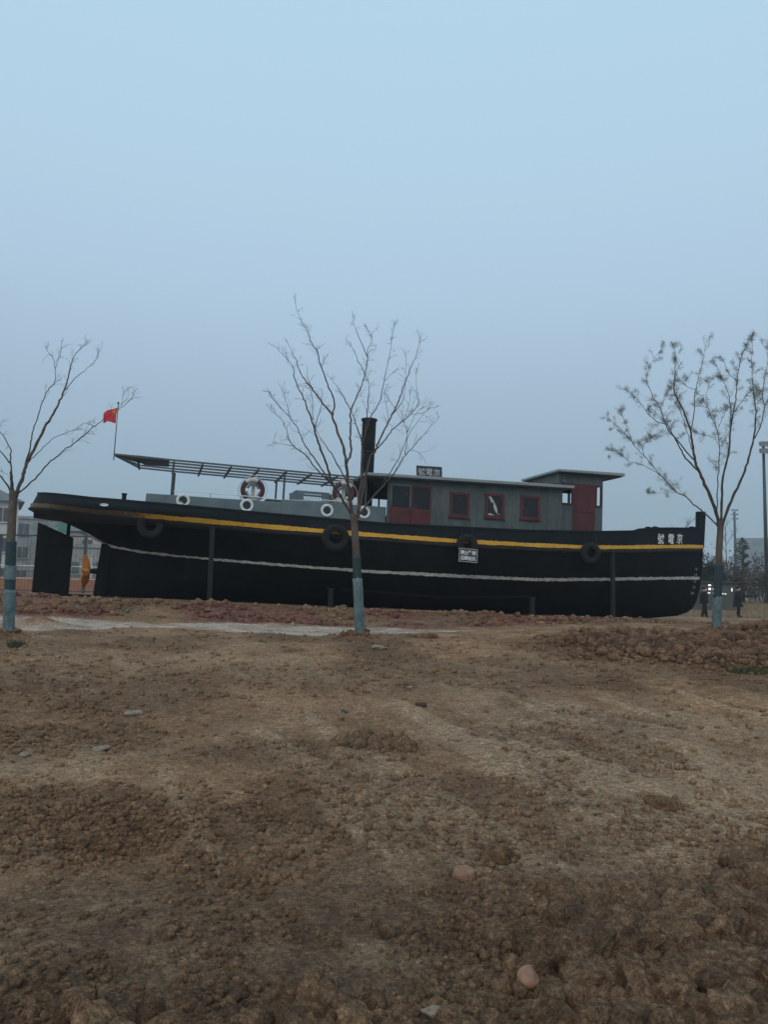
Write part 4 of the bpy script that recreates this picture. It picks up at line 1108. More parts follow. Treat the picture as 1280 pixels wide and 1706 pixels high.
# wheelhouse: corner posts, sills and headers with real openings between them
wh = MB()
U0_, U1_, HW = 5.50, 7.16, 1.10
def roofw(u): return 4.66 + .04 * (u - 5.4)
for v in (-1, 1):
    ya, yb = sorted((v * HW, v * (HW - .07)))
    wh.box((U0_, ya, 2.0), (U1_, yb, 3.66))                         # lower wall
    wh.hexa([(U0_, ya, 4.32), (U1_, ya, 4.32), (U1_, yb, 4.32), (U0_, yb, 4.32), (U0_, ya, roofw(U0_)), (U1_, ya, roofw(U1_)), (U1_, yb, roofw(U1_)), (U0_, yb, roofw(U0_))])
    for (a_, b_) in ((U0_, U0_ + .16), (6.02, 6.9) if v < 0 else (6.05, 6.2), (7.09, U1_)):
        wh.box((a_, ya, 3.66), (b_, yb, 4.32))
for (ua, ub) in ((U0_, U0_ + .07), (U1_ - .06, U1_)):
    wh.box((ua, -HW + .07, 2.0), (ub, HW - .07, 3.66)); wh.box((ua, -HW + .07, 4.32), (ub, HW - .07, 4.66))
    for v0 in (-.38, .3):
        wh.box((ua, v0, 3.66), (ub, v0 + .08, 4.32))
wheel = wh.build('wheelhouse', M_CABIN, boat)
b = MB(); b.box((6.05, -HW - .035, 2.5), (6.86, -HW - .003, 4.34)); wd = b.build('wheelhouse_door', M_RED, boat, bevel=.008)
for (w0, w1) in ((2.62, 3.3), (3.4, 4.24)):
    b = MB(); b.box((6.15, -HW - .045, w0), (6.76, -HW - .03, w1)); b.build('panel', M_RED, wd, bevel=.006)
b = MB(); b.box((6.12, -HW - .075, 3.32), (6.15, -HW - .034, 3.40)); b.build('handle', M_STEEL, wd)
for (u0, u1, w0, w1) in ((5.60, 6.03, 3.62, 4.30), (6.88, 7.13, 3.62, 4.34)):
    f = MB(); t = .05; y0, y1 = -HW - .03, -HW - .003
    f.box((u0, y0, w0), (u1, y1, w0 + t)); f.box((u0, y0, w1 - t), (u1, y1, w1)); f.box((u0, y0, w0 + t), (u0 + t, y1, w1 - t)); f.box((u1 - t, y0, w0 + t), (u1, y1, w1 - t))
    f.build('window_frame', M_RED, wheel)
b = MB(); b.hexa([(5.36, -1.36, 4.655), (7.83, -1.36, 4.70), (7.83, 1.36, 4.70), (5.36, 1.36, 4.655), (5.36, -1.36, 4.73), (7.83, -1.36, 4.80), (7.83, 1.36, 4.80), (5.36, 1.36, 4.73)])
wr = b.build('wheelhouse_roof', M_ROOF, boat, bevel=.012)
b = MB(); b.hexa([(5.42, -1.3, 4.63), (7.77, -1.3, 4.665), (7.77, 1.3, 4.665), (5.42, 1.3, 4.63), (5.42, -1.3, 4.652), (7.77, -1.3, 4.697), (7.77, 1.3, 4.697), (5.42, 1.3, 4.652)])
b.build('ceiling_board', M_STEEL, wr)
b = MB(); b.lathe([(.02, 0), (.075, .02), (.085, .12), (.05, .17), (.02, .18)], 14)
lamp = b.build('side_lamp', M_STEEL, boat, smooth=True, matrix=Matrix.Translation((5.62, -1.28, 4.24)))
b = MB(); b.bar((0, .17, .09), (0, 0, .09), .025); b.build('bracket', M_STEEL, lamp)

# name board on the roof
nb = MB(); nb.box((-.405, -.02, 0), (.405, .02, .345))
nbm = Matrix.Translation((.985, -1.2, 4.085)) @ Matrix.Rotation(-.03, 4, 'Y') @ Matrix.Rotation(-.12, 4, 'X')
nbo = nb.build('name_board', M_SIGN, boat, bevel=.006, matrix=nbm)
f = MB(); t = .018
f.box((-.42, -.03, -.012), (.42, -.005, t - .012)); f.box((-.42, -.03, .345 - t + .012), (.42, -.005, .357)); f.box((-.42, -.03, t - .012), (-.42 + t, -.005, .345 - t + .012)); f.box((.42 - t, -.03, t - .012), (.42, -.005, .345 - t + .012))
f.build('frame', M_STEEL, nbo)
for k, ch in enumerate('號電京'):
    v_, f_ = text_mesh(ch, .24, .003, .06)
    b = MB(); b.add([(x - .25 + .25 * k, -.0235, y + .172) for x, y in v_], f_); b.build('character', M_DIMLETTER, nbo)
for u in (-.3, .28):
    b = MB(); b.bar((u, 0, -.1), (u, 0, .02), .02); b.build('leg', M_STEEL, nbo)

# painted name and draught figures on the bow, faint marks near the stern
def hull_text(txt, u, w, size, m, parent, bold=.0, shear=0., sx=1.0, name='character'):
    v_, f_ = text_mesh(txt, size, bold, shear)
    b = MB(); b.add([hull_out(u + x * sx, w + y, .012) for x, y in v_], f_)
    return b.build(name, m, parent)
for ch, u, w in (('號', 9.60, 2.745), ('電', 10.13, 2.785), ('京', 10.60, 2.835)):
    hull_text(ch, u, w, .37, M_LETTER, hull, .005, .08, .92)
for tx_, u, w in (('1.6', 11.60, 1.83), ('1.4', 11.59, 1.625), ('1.2', 11.56, 1.39), ('1.0', 11.52, 1.18), ('0.8', 11.46, .965)):
    hull_text(tx_, u, w, .135, M_DIMLETTER, hull, .0015, .1, name='draught_figure')
for tx_, w in (('1.6', 1.26), ('1.4', 1.1), ('1.2', .94), ('1.0', .78), ('0.8', .62)):
    hull_text(tx_, -6.1, w, .11, M_RUB, hull, .002, .1, name='draught_figure')
# ------------------------------------------------------------------ things on and under the boat
def on_boat(u, v, w, *rot):
    m = BM @ Matrix.Translation((u, v, w))
    for r in rot: m = m @ r
    return m
RX, RY, RZ = (lambda a: Matrix.Rotation(a, 4, 'X')), (lambda a: Matrix.Rotation(a, 4, 'Y')), (lambda a: Matrix.Rotation(a, 4, 'Z'))

# flag pole (part of the boat) and its flag
mb = MB(); mb.tube([(-8.36, 0, 3.95), (-8.36, 0, 5.62)], [.016, .012], 8)
pole = mb.build('flagpole', M_STEEL, boat, smooth=True)
mb = MB(); mb.lathe([(.012, 5.61), (.03, 5.63), (.032, 5.66), (.012, 5.69)], 10); mb.build('finial', M_STEEL, pole, smooth=True, matrix=Matrix.Translation((-8.36, 0, 0)))
FW, FH = .60, .40
def flag_pt(a, b):
    """a: along the fly 0..1, b: down the hoist 0..1; the cloth sags in slack air"""
    x = -a * .375 - .015 * math.sin(a * 9 + b * 2)
    z = -b * (.47 - .2 * a) - .21 * a ** 1.25 - .015 * math.sin(a * 8)
    y = .05 * math.sin(a * 7.5 + b * 1.5) * (.3 + a) + .03 * math.sin(a * 14 + 2 * b) * a
    return Vector((x, y, z))
fl = MB(); na, nb_ = 26, 16
fl.add([flag_pt(i / na, j / nb_) for i in range(na + 1) for j in range(nb_ + 1)],
       [(i * (nb_ + 1) + j, i * (nb_ + 1) + j + 1, (i + 1) * (nb_ + 1) + j + 1, (i + 1) * (nb_ + 1) + j) for i in range(na) for j in range(nb_)])
flag = fl.build('flag', M_FLAG, smooth=True, matrix=on_boat(-8.375, 0, 5.52))
sf = flag.modifiers.new('cloth', 'SOLIDIFY'); sf.thickness = .004; sf.offset = 0
tag(flag, 'small red flag with yellow stars hanging from the pole at the stern', 'flag')
def star(ca, cb, r, rot=0):
    b = MB(); pts = [flag_pt(ca, cb) + Vector((0, -.008, 0))]
    for k in range(10):
        t = math.pi / 2 + rot + k * math.pi / 5; rr = r if k % 2 == 0 else r * .4
        pts.append(flag_pt(ca + rr * math.cos(t) / FW * -1, cb - rr * math.sin(t) / FH) + Vector((0, -.008, 0)))
    b.add(pts, [(0, 1 + k, 1 + (k + 1) % 10) for k in range(10)]); b.build('star', M_STAR, flag)
star(.17, .26, .075)
for (a_, b_) in ((.33, .1), (.4, .21), (.4, .36), (.33, .46)): star(a_, b_, .026, .4)

# tyres hung over the side
def tyre(u, w, D, label, first=None, tilt=0.0, rope=True):
    p = hull_out(u, w, .17)
    root = empty('tyre_fender', on_boat(p.x, p.y, p.z, RZ(tilt), RX(.06)))
    tag(root, label, 'tyre', 'tyres hung along the hull')
    R = D / 2 - .1
    t = MB(); t.torus(R, [(-.1, -.05), (-.075, -.085), (.03, -.098), (.075, -.082), (.1, -.05), (.1, .05), (.075, .082), (.03, .098), (-.075, .085), (-.1, .05), (-.088, .05), (-.06, .07), (.06, .07), (.06, -.07), (-.06, -.07), (-.088, -.05)], 48)
    t.build('casing', M_RUBBER, root, smooth=True)
    for k in range(30):
        a = k * 2 * math.pi / 30
        if k == 0:
            g = MB(); g.box((R + .092, -.055, -.016), (R + .108, .055, .016)); g0 = g.build('tread_block', M_RUBBER, root)
        else:
            g1 = g0.copy(); COL.objects.link(g1); g1.parent = root; g1.rotation_euler = (0, a, 0)
    for s in (-1, 1):
        top = float(w_top(u)) + .03 - w
        b = MB(); b.tube([(s * R * .95, -.02, .1), (s * R * .9, -.04, .22), (s * R * .82, .12, top)], .013, 6); b.build('rope', M_RUBBER, root)
    return root
tyre(-7.12, 2.0, .70, 'worn black tyre hung on the hull near the stern, where the yellow stripe fades')
tyre(-2.13, 1.96, .76, 'large black tyre hung on the hull just left of the middle tree trunk')
tyre(1.87, 2.0, .64, 'black tyre hung on the hull directly above the white lettered warning sign')
tyre(6.3, 2.03, .68, 'black tyre hung on the hull below the wheelhouse door, nearest the bow')

# warning sign
p = hull_out(1.86, 1.68, .34)
sg = empty('warning_sign', on_boat(p.x, p.y, p.z, RX(-.03), RY(.03)))
tag(sg, 'small black warning sign with white border and two rows of white characters on the hull', 'sign')
b = MB(); b.box((-.29, -.012, -.195), (.29, .012, .195)); b.build('board', M_SIGN, sg, bevel=.004)
f = MB(); t = .02
f.box((-.295, -.018, -.2), (.295, -.006, -.2 + t)); f.box((-.295, -.018, .2 - t), (.295, -.006, .2)); f.box((-.295, -.018, -.2 + t), (-.295 + t, -.006, .2 - t)); f.box((.295 - t, -.018, -.2 + t), (.295, -.006, .2 - t))
f.build('border', M_DIMLETTER, sg)
for r_, row in enumerate(('禁止攀爬', '后果自负')):
    for k, ch in enumerate(row):
        v_, f_ = text_mesh(ch, .132, .003)
        b = MB(); b.add([(x - .18 + .12 * k, -.0155, y + .082 - .164 * r_) for x, y in v_], f_); b.build('character', M_LETTER, sg)
for s in (-.2, .2):
    b = MB(); b.tube([(s, 0, .19), (s * .9, .05, .36), (s * .9, .26, .82)], .008, 5); b.build('hanging_cord', M_RUBBER, sg)

# lifebuoys
def lifebuoy(u, v, w, label, spin, lean):
    root = empty('lifebuoy', on_boat(u, v, w, RX(lean), RY(spin)))
    tag(root, label, 'lifebuoy', 'lifebuoys on the engine casing')
    R, r = .285, .072
    arcs = [(-.95, .95, 1), (.95, 2.2, 0), (2.2, 4.05, 1), (4.05, 2 * math.pi - .95, 0)]
    for k, (a0, a1, dark) in enumerate(arcs):
        g_ = 1.0 if dark else 1.06
        circ = [(r * g_ * math.cos(t), r * g_ * math.sin(t)) for t in np.linspace(0, 2 * math.pi, 14, endpoint=False)]
        s = MB(); s.torus(R, circ, 16, a0=a0, a1=a1); s.build('ring_section' if dark else 'white_band', M_MAROON if dark else M_OFFWHITE, root, smooth=True)
        g = MB()
        g.tube([((R + .085 + .05 * math.sin(math.pi * t)) * math.cos(a0 + (a1 - a0) * t), -.03, (R + .085 + .05 * math.sin(math.pi * t)) * math.sin(a0 + (a1 - a0) * t)) for t in np.linspace(0, 1, 9)], .010, 5)
        g.build('grab_rope', M_OFFWHITE, root)
    return root
def ring_stand(u, v, w, h):
    s = MB(); s.bar((0, 0, 0), (0, 0, h), .11, .03)
    s.tube([(.21 * math.cos(t), .02, .31 + .21 * math.sin(t)) for t in np.linspace(math.pi * 1.05, math.pi * 1.95, 10)], .06, 8)
    s.tube([(.17 * math.cos(t), .04, .36 + .17 * math.sin(t)) for t in np.linspace(.1, math.pi * .95, 10)], .055, 8)
    o = s.build('ring_bracket', M_OFFWHITE, boat, smooth=False, matrix=Matrix.Translation((u, v, w)))
ring_stand(-4.38, -.98, 2.95, .62)
ring_stand(-1.66, -.95, 3.06, .62)
lifebuoy(-4.41, -1.12, 3.27, 'maroon and white lifebuoy under the awning frame, clear of the tree', -.15, .1)
lifebuoy(-1.68, -1.09, 3.41, 'maroon and white lifebuoy behind the branches of the middle tree, by the funnel', .25, .1)

# props that hold the hull, and the sill it rests on
def prop_post(u, v, w1, label, wid=.12, foot=True):
    p0 = BM @ Vector((u, v, 0)); z0 = ground_z(p0.x, p0.y) - .05
    top = BM @ Vector((u, v, w1))
    root = empty('hull_prop', Matrix.Translation((p0.x, p0.y, z0)) @ RZ(YAW))
    tag(root, label, 'prop', 'steel props under the hull')
    b = MB(); b.box((-wid / 2, -wid / 2, 0), (wid / 2, wid / 2, top.z - z0)); b.build('post', M_PROP, root, bevel=.006)
    b = MB(); b.box((-wid, -wid, .03), (wid, wid, .075)); b.build('base_plate', M_PROP, root)
    b = MB(); b.box((-wid * .7, -wid * .6, top.z - z0), (wid * .7, wid * 1.4, top.z - z0 + .03)); b.build('head_plate', M_PROP, root)
prop_post(-5.5, -2.24, 2.02, 'tall dark steel prop against the hull below the life ring, left of the trees')
prop_post(7.1, -1.92, 2.08, 'tall dark steel prop against the hull below the wheelhouse, near the bow', .115)
prop_post(-2.05, -1.72, .50, 'short steel prop under the hull beside the wrapped middle trunk', .13)
prop_post(4.42, -1.62, .52, 'short steel prop under the hull at the end of the bilge keel', .13)
M_CONC = mat('sill_concrete', (.028, .026, .024), rough=.95, col2=(.06, .055, .05), scale=3, bump=.4, bscale=20, fine=.2)
def sill_piece(u0, u1, label):
    s = MB(); s.box((u0, -.62, -.34), (u1, .62, -.012)); o = s.build('keel_sill', M_CONC, bevel=.015, matrix=BM.copy())
    tag(o, label, 'sill', 'sills under the keel')
sill_piece(-8.5, -2.3, 'low dark concrete sill under the keel at the stern half')
sill_piece(-1.8, 4.25, 'low dark concrete sill under the middle of the keel')
sill_piece(4.6, 10.2, 'low dark concrete sill under the keel at the bow')

# ------------------------------------------------------------------ young trees in front of the boat
M_BARK = mat('bark', (.055, .043, .034), rough=.95, col2=(.115, .092, .072), scale=9, stretch=(1, 1, .35), bump=.6, bscale=40, fine=.25)
M_TWIG = mat('twig_bark', (.05, .039, .031), rough=.95, col2=(.092, .072, .057), scale=12, fine=.2)
M_LEAF = mat('young_leaf', (.11, .105, .066), rough=.8, col2=(.18, .175, .11), scale=6, fine=.2)
M_BAND = mat('dark_green_wrap', (.012, .030, .036), rough=.8, col2=(.02, .045, .05), scale=8, bump=.4, bscale=30, fine=.2)
M_FILM = mat('pale_teal_film', (.045, .085, .095), rough=.6, col2=(.14, .195, .20), scale=7, stretch=(1, 1, .5), bump=.8, bscale=22, fine=.25)

def smooth_path(pts, k=4):
    P = [Vector(p) for p in pts]
    out = []
    for i in range(len(P) - 1):
        p0, p1, p2, p3 = P[max(i - 1, 0)], P[i], P[i + 1], P[min(i + 2, len(P) - 1)]
        for j in range(k):
            t = j / k
            out.append(.5 * ((2 * p1) + (p2 - p0) * t + (2 * p0 - 5 * p1 + 4 * p2 - p3) * t * t + (3 * p1 - p0 - 3 * p2 + p3) * t ** 3))
    out.append(P[-1])
    return out

def young_tree(key, label, leafy, seed, wrap):
    base, trunk, branches = TREES[key]
    r = random.Random(seed)
    root = empty('young_tree', loc=base)
    tag(root, label, 'tree', 'young trees in front of the boat')
    tr = smooth_path(trunk, 6)
    n = len(tr)
    tm = MB()
    tm.tube(tr, [.076 - .016 * i / n + (.012 if i > n - 5 else 0) + (.03 * (1 - i / 2) if i < 2 else 0) for i in range(n)], 14)
    limbs, twigs, leaves = MB(), MB(), MB()
    def leaf(p, d):
        s = r.uniform(.005, .0115)
        a = Vector((r.gauss(0, 1), r.gauss(0, 1), r.gauss(0, 1))).normalized()
        x = (d * .6 + a).normalized() * s * 1.9
        y = x.cross(Vector((r.gauss(0, 1), r.gauss(0, 1), r.gauss(0, 1)))).normalized() * s * .55
        leaves.add([p, p + x * .5 + y, p + x, p + x * .5 - y], [(0, 1, 2, 3)])
    def twig(p, d, L, depth):
        pts = [p]; k = 5
        dd = d.copy()
        for i in range(k):
            dd = (dd + Vector((r.gauss(0, .22), r.gauss(0, .22), r.gauss(.03, .2)))).normalized()
            pts.append(pts[-1] + dd * L / k)
        twigs.tube(pts, [.0033 * (1 - .6 * i / k) * (1.0 if depth else .75) for i in range(k + 1)], 3, cap=False)
        for i in range(1, k + 1):
            for _ in range(2 if leafy > .4 else 1):
                if r.random() < leafy * (.5 + .5 * i / k):
                    for _2 in range(r.randint(1, 3) if leafy < .4 else r.randint(4, 9)): leaf(pts[i] + Vector((r.gauss(0, .024), r.gauss(0, .024), r.gauss(0, .024))), dd)
            if depth and r.random() < .45:
                e = (dd + Vector((r.gauss(0, .6), r.gauss(0, .6), r.gauss(.1, .5)))).normalized()
                twig(pts[i], e, L * r.uniform(.35, .6), depth - 1)
    for bi, (par, r0, pts) in enumerate(branches):
        r0 *= .72
        tails = [q[1] * .72 for q in branches if q[0] == bi and (Vector(q[2][0]) - Vector(pts[-1])).length < .06]
        r1 = max(tails) if tails else .0
        sp = smooth_path(pts, 5)
        # slight natural kinks
        sp = [p + Vector((r.gauss(0, .006), r.gauss(0, .006), r.gauss(0, .004))) if 0 < i < len(sp) - 1 else p for i, p in enumerate(sp)]
        m = len(sp)
        rad = [max(.003, (r1 + (r0 - r1) * (1 - (i / m)) ** .85) * (1 + .1 * math.sin(i * 2.1))) for i in range(m)]
        limbs.tube(sp, rad, 8 if r0 > .02 else 6)
        start = int(m * (.55 if r0 > .03 else .3))
        for i in range(start, m):
            t = i / m
            if r.random() < (.16 + .5 * t) * (1.6 if leafy > .4 else .95) * (1.0 if r0 < .04 else .3):
                d = (sp[min(i + 1, m - 1)] - sp[max(i - 1, 0)]).normalized()
                e = (d * .8 + Vector((r.gauss(0, .55), r.gauss(0, .55), r.gauss(.15, .4)))).normalized()
                twig(sp[i], e, r.uniform(.12, .32) * (1.2 - .55 * t), 1)
            if t > .75 and r.random() < leafy * .8:
                d = (sp[min(i + 1, m - 1)] - sp[max(i - 1, 0)]).normalized()
                leaf(sp[i], d)
    tm.build('trunk', M_BARK, root, smooth=True)
    limbs.build('branches', M_TWIG, root, smooth=True)
    tag(twigs.build('twigs', M_TWIG, root), kind='stuff')
    if leaves.v: tag(leaves.build('leaves', M_LEAF, root), kind='stuff')
    # wrapping: dark band above, pale plastic film below
    def at_h(h):
        for a, b in zip(tr, tr[1:]):
            if a.z <= h <= b.z:
                return a.lerp(b, (h - a.z) / (b.z - a.z))
        return tr[0].copy()
    def sleeve(name, h0, h1, rr, m, rag, k=16):
        b = MB(); vs_, fs_ = [], []
        seg, nn = 20, k
        for j in range(nn + 1):
            h = h0 + (h1 - h0) * j / nn; c = at_h(h)
            for i in range(seg):
                a = 2 * math.pi * i / seg
                q = rr + rag * (mnoise.noise(Vector((math.cos(a) * 2, math.sin(a) * 2, h * 7 + seed))) + .5 * mnoise.noise(Vector((math.cos(a) * 5, math.sin(a) * 5, h * 19))))
                hh = h + (rag * 2.5 * mnoise.noise(Vector((math.cos(a) * 1.5, math.sin(a) * 1.5, seed + h0))) if j in (0, nn) else 0)
                vs_.append((c.x + q * math.cos(a), c.y + q * math.sin(a), hh))
        for j in range(nn):
            for i in range(seg):
                i2 = (i + 1) % seg
                fs_.append((j * seg + i, j * seg + i2, (j + 1) * seg + i2, (j + 1) * seg + i))
        b.add(vs_, fs_); o = b.build(name, m, root, smooth=True)
        so = o.modifiers.new('film', 'SOLIDIFY'); so.thickness = .003
    for nm, h0, h1, rr, m, rag in wrap: sleeve(nm, h0, h1, rr, m, rag)
    return root
young_tree('C', 'bare young tree with pale teal wrapped trunk in front of the funnel', .30, 21,
           [('trunk_film', -.02, 1.08, .088, M_FILM, .012), ('trunk_band', 1.06, 1.47, .077, M_BAND, .003)])
young_tree('R', 'leafier young tree with wrapped trunk standing just right of the bow', .78, 22,
           [('trunk_film', -.02, .67, .088, M_FILM, .012), ('trunk_band', .65, 1.32, .088, M_BAND, .004)])
young_tree('L', 'bare young tree at the left edge, its long branch reaching towards the flag', .08, 23,
           [('trunk_film', -.02, .73, .088, M_FILM, .01), ('trunk_band', .715, .90, .082, M_BAND, .003), ('trunk_film', .885, 1.12, .089, M_FILM, .01), ('trunk_band', 1.105, 1.5, .081, M_BAND, .004)])
# ------------------------------------------------------------------ people beyond the bow
M_COAT = mat('black_coat', (.004, .0045, .0055), rough=.95, col2=(.007, .0075, .009), scale=6)
M_TROU = mat('dark_trousers', (.006, .0075, .0095), rough=.95, col2=(.010, .012, .015), scale=6)
M_SKIN = mat('skin', (.36, .22, .16), rough=.6, var=.1, fine=.05)
M_HAIR = mat('black_hair', (.008, .007, .007), rough=.6, fine=.2)
M_MASK = mat('white_face_mask', (.62, .64, .66), rough=.8, var=.05, fine=.03)
M_SHOE = mat('black_shoe', (.01, .01, .01), rough=.5)

def skin_body(name, chains, root_key, parent, mats, pick):
    """one continuous skinned surface from named joints"""
    idx, co, rad, ed = {}, [], [], []
    def vid(k, p=None, r=None):
        if k not in idx:
            idx[k] = len(co); co.append(p); rad.append(r)
        return idx[k]
    for ch in chains:
        prev = None
        for k, p, r in ch:
            i = vid(k, p, r)
            if prev is not None: ed.append((prev, i))
            prev = i
    me = bpy.data.meshes.new(name); me.from_pydata(co, ed, [])
    o = bpy.data.objects.new(name, me); COL.objects.link(o)
    md = o.modifiers.new('skin', 'SKIN'); md.use_smooth_shade = True
    for i, sv in enumerate(me.skin_vertices[0].data):
        sv.radius = (rad[i], rad[i]) if not isinstance(rad[i], tuple) else rad[i]
        sv.use_root = (i == idx[root_key])
    sb = o.modifiers.new('smooth', 'SUBSURF'); sb.levels = sb.render_levels = 1
    dg = bpy.context.evaluated_depsgraph_get()
    nm = bpy.data.meshes.new_from_object(o.evaluated_get(dg))
    bpy.data.objects.remove(o)
    nm.name = name
    nm.materials.clear()
    for m in mats: nm.materials.append(m)
    for p in nm.polygons: p.material_index = pick(p.center); p.use_smooth = True
    b = bpy.data.objects.new(name, nm); COL.objects.link(b); b.parent = parent
    return b

def person(x, y, H, face, label, stride, coat_len, cap_):
    z = ground_z(x, y)
    root = empty('person', Matrix.Translation((x, y, z)) @ Matrix.Rotation(face, 4, 'Z') @ Matrix.Diagonal((H / 1.7 * 1.12, H / 1.7 * 1.12, H / 1.7, 1)))
    tag(root, label, 'person', 'people walking beyond the bow')
    # local: +x is the way the person faces, y to the left, z up
    s = stride
    hip, sh = .88, 1.40
    ch = [[('p', (0, 0, .93), (.13, .16)), ('b', (0, 0, 1.10), (.12, .15)), ('c', (.01, 0, 1.28), (.125, .185)), ('n', (0, 0, 1.45), (.062, .066)), ('h0', (.01, 0, 1.53), (.066, .062)), ('h1', (.025, 0, 1.60), (.088, .076)), ('h2', (.02, 0, 1.66), (.078, .07))]]
    for sd, nm in ((1, 'l'), (-1, 'r')):
        f = s * sd
        ch.append([('p', None, None), (nm + 'hip', (.02 * sd * 0, .095 * sd, hip), .098), (nm + 'kn', (f * .5 + .03, .10 * sd, .49), .088), (nm + 'ank', (f, .10 * sd, .10), .068), (nm + 'toe', (f + .15, .115 * sd, .035), .042)])
        g = -f * .55
        ch.append([('c', None, None), (nm + 'sh', (0, .18 * sd, 1.38), .072), (nm + 'el', (g * .4 - .03, .245 * sd, 1.10), .056), (nm + 'wr', (g + .06, .25 * sd, .86), .036), (nm + 'pa', (g + .085, .25 * sd, .79), (.030, .02))])
        for k, (dy, ln) in enumerate(((-.026, .065), (-.009, .078), (.009, .074), (.025, .058))):
            ch.append([(nm + 'pa', None, None), (nm + 'f%da' % k, (g + .09 + .006 * k, .25 * sd + dy, .755), .009), (nm + 'f%db' % k, (g + .10, .25 * sd + dy - .008 * sd, .755 - ln * .8), .008)])
        ch.append([(nm + 'pa', None, None), (nm + 'tha', (g + .115, .23 * sd, .785), .0095), (nm + 'thb', (g + .13, .222 * sd, .745), .0085)])
    def pick(c):
        if c.z > 1.47: return 2
        if c.z < .075: return 3
        if c.z < .825 and abs(c.y) > .208: return 2
        if c.z < .90 and abs(c.y) < .2: return 1
        return 0
    body = skin_body('body', ch, 'p', root, [M_COAT, M_TROU, M_SKIN, M_SHOE], pick)
    hr = MB(); n = 16
    prof = [(.112, 1.575), (.118, 1.63), (.11, 1.69), (.08, 1.735), (.03, 1.755)]
    hr.lathe(prof, n); hr.v = [((vx * .98 + (-.012 if vx > 0.03 and vz < 1.66 else .0) - .004 if vx < .05 else vx * .72 + .012), vy * .88, vz) for vx, vy, vz in hr.v]
    hr.build('hair' if not cap_ else 'cap', M_HAIR, root, smooth=True)
    mk = MB()
    pts = []
    for j in range(5):
        zz = 1.505 + .018 * j
        for i in range(7):
            a = (i / 6 - .5) * 2.3
            rr = .098 + .014 * math.cos(a * 1.6) * (1 - abs(j - 2) / 3)
            pts.append((.015 + rr * math.cos(a), rr * .88 * math.sin(a), zz))
    mk.add(pts, [(j * 7 + i, j * 7 + i + 1, (j + 1) * 7 + i + 1, (j + 1) * 7 + i) for j in range(4) for i in range(6)])
    mk.build('face_mask', M_MASK, root, smooth=True)
    ct = MB(); L_ = coat_len
    rings = [(1.43, .10, .15), (1.37, .165, .225), (1.2, .185, .23), (1.02, .19, .23), (.9, .205, .245), (L_, .24, .27)]
    vs_ = []
    for zz, rx, ry in rings:
        for i in range(20):
            a = 2 * math.pi * i / 20
            k = 1 + (.05 * math.sin(a * 5 + zz * 3) if zz < 1.0 else 0)
            vs_.append((rx * math.cos(a) * k, ry * math.sin(a) * k, zz))
    ct.add(vs_, [(j * 20 + i, j * 20 + (i + 1) % 20, (j + 1) * 20 + (i + 1) % 20, (j + 1) * 20 + i) for j in range(5) for i in range(20)])
    ct.build('coat', M_COAT, root, smooth=True)
    return root
person(16.42, 40, 1.66, math.radians(-12), 'person in a black coat and white mask walking right, half hidden by the bow', .12, .80, False)
person(19.52, 43, 1.70, math.radians(-8), 'person in a long black coat and white mask, right of the wrapped trunk', .06, .58, True)

# ------------------------------------------------------------------ background planting on the right
M_NEEDLE = mat('conifer_needles', (.026, .036, .026), rough=.85, col2=(.055, .066, .045), scale=3, fine=.3)
M_EVER = mat('evergreen_leaves', (.014, .024, .022), rough=.85, col2=(.032, .045, .038), scale=3, fine=.3)
M_BROWN = mat('dry_brown_leaves', (.05, .035, .03), rough=.9, col2=(.105, .08, .06), scale=3, fine=.3)
M_OLIVE = mat('olive_leaves', (.045, .045, .03), rough=.9, col2=(.09, .082, .055), scale=3, fine=.3)
def leaf_cloud(mb, r, n, f, size, droop=0.0):
    for _ in range(n):
        p, d = f(r)
        a = Vector((r.gauss(0, 1), r.gauss(0, 1), r.gauss(0, .7)))
        x = (d + a * .7).normalized() * size * r.uniform(.6, 1.4); x.z -= droop * size
        y = x.cross(Vector((r.gauss(0, 1), r.gauss(0, 1), r.gauss(0, 1)))).normalized() * size * r.uniform(.16, .32)
        mb.add([p - x * .5, p + y, p + x * .5, p - y], [(0, 1, 2, 3)])
def conifer(x, y, h, rad, label, seed, group='evergreens behind the walkers'):
    r = random.Random(seed); z = ground_z(x, y, False) - .05
    root = empty('conifer_tree', loc=(x, y, z)); tag(root, label, 'tree', group)
    t = MB(); t.tube([(0, 0, 0), (.05, 0, h * .5), (0, 0, h)], [h * .022, h * .014, .01], 8); t.build('trunk', M_BARK, root, smooth=True)
    br, lv = MB(), MB()
    n = int(h * 17)
    for k in range(n):
        t_ = (k + r.random()) / n; zz = h * (.08 + .9 * t_)
        L_ = rad * (1 - t_) ** .75 * r.uniform(.55, 1.15) + .1; a = r.uniform(0, 6.28)
        d = Vector((math.cos(a), math.sin(a), .25 - .3 * (1 - t_))); p0 = Vector((0, 0, zz)); p1 = p0 + d * L_ + Vector((0, 0, .08 * L_))
        br.tube([p0, p0.lerp(p1, .5) - Vector((0, 0, .03)), p1], [.018, .012, .004], 4, cap=False)
        def f(rr):
            s = rr.random() ** .6
            return p0.lerp(p1, s) + Vector((rr.gauss(0, .07), rr.gauss(0, .07), rr.gauss(-.02, .06))), d
        leaf_cloud(lv, r, int(9 + 26 * L_), f, .15, .15)
    br.build('branches', M_BARK, root); lv.build('crown', M_NEEDLE, root)
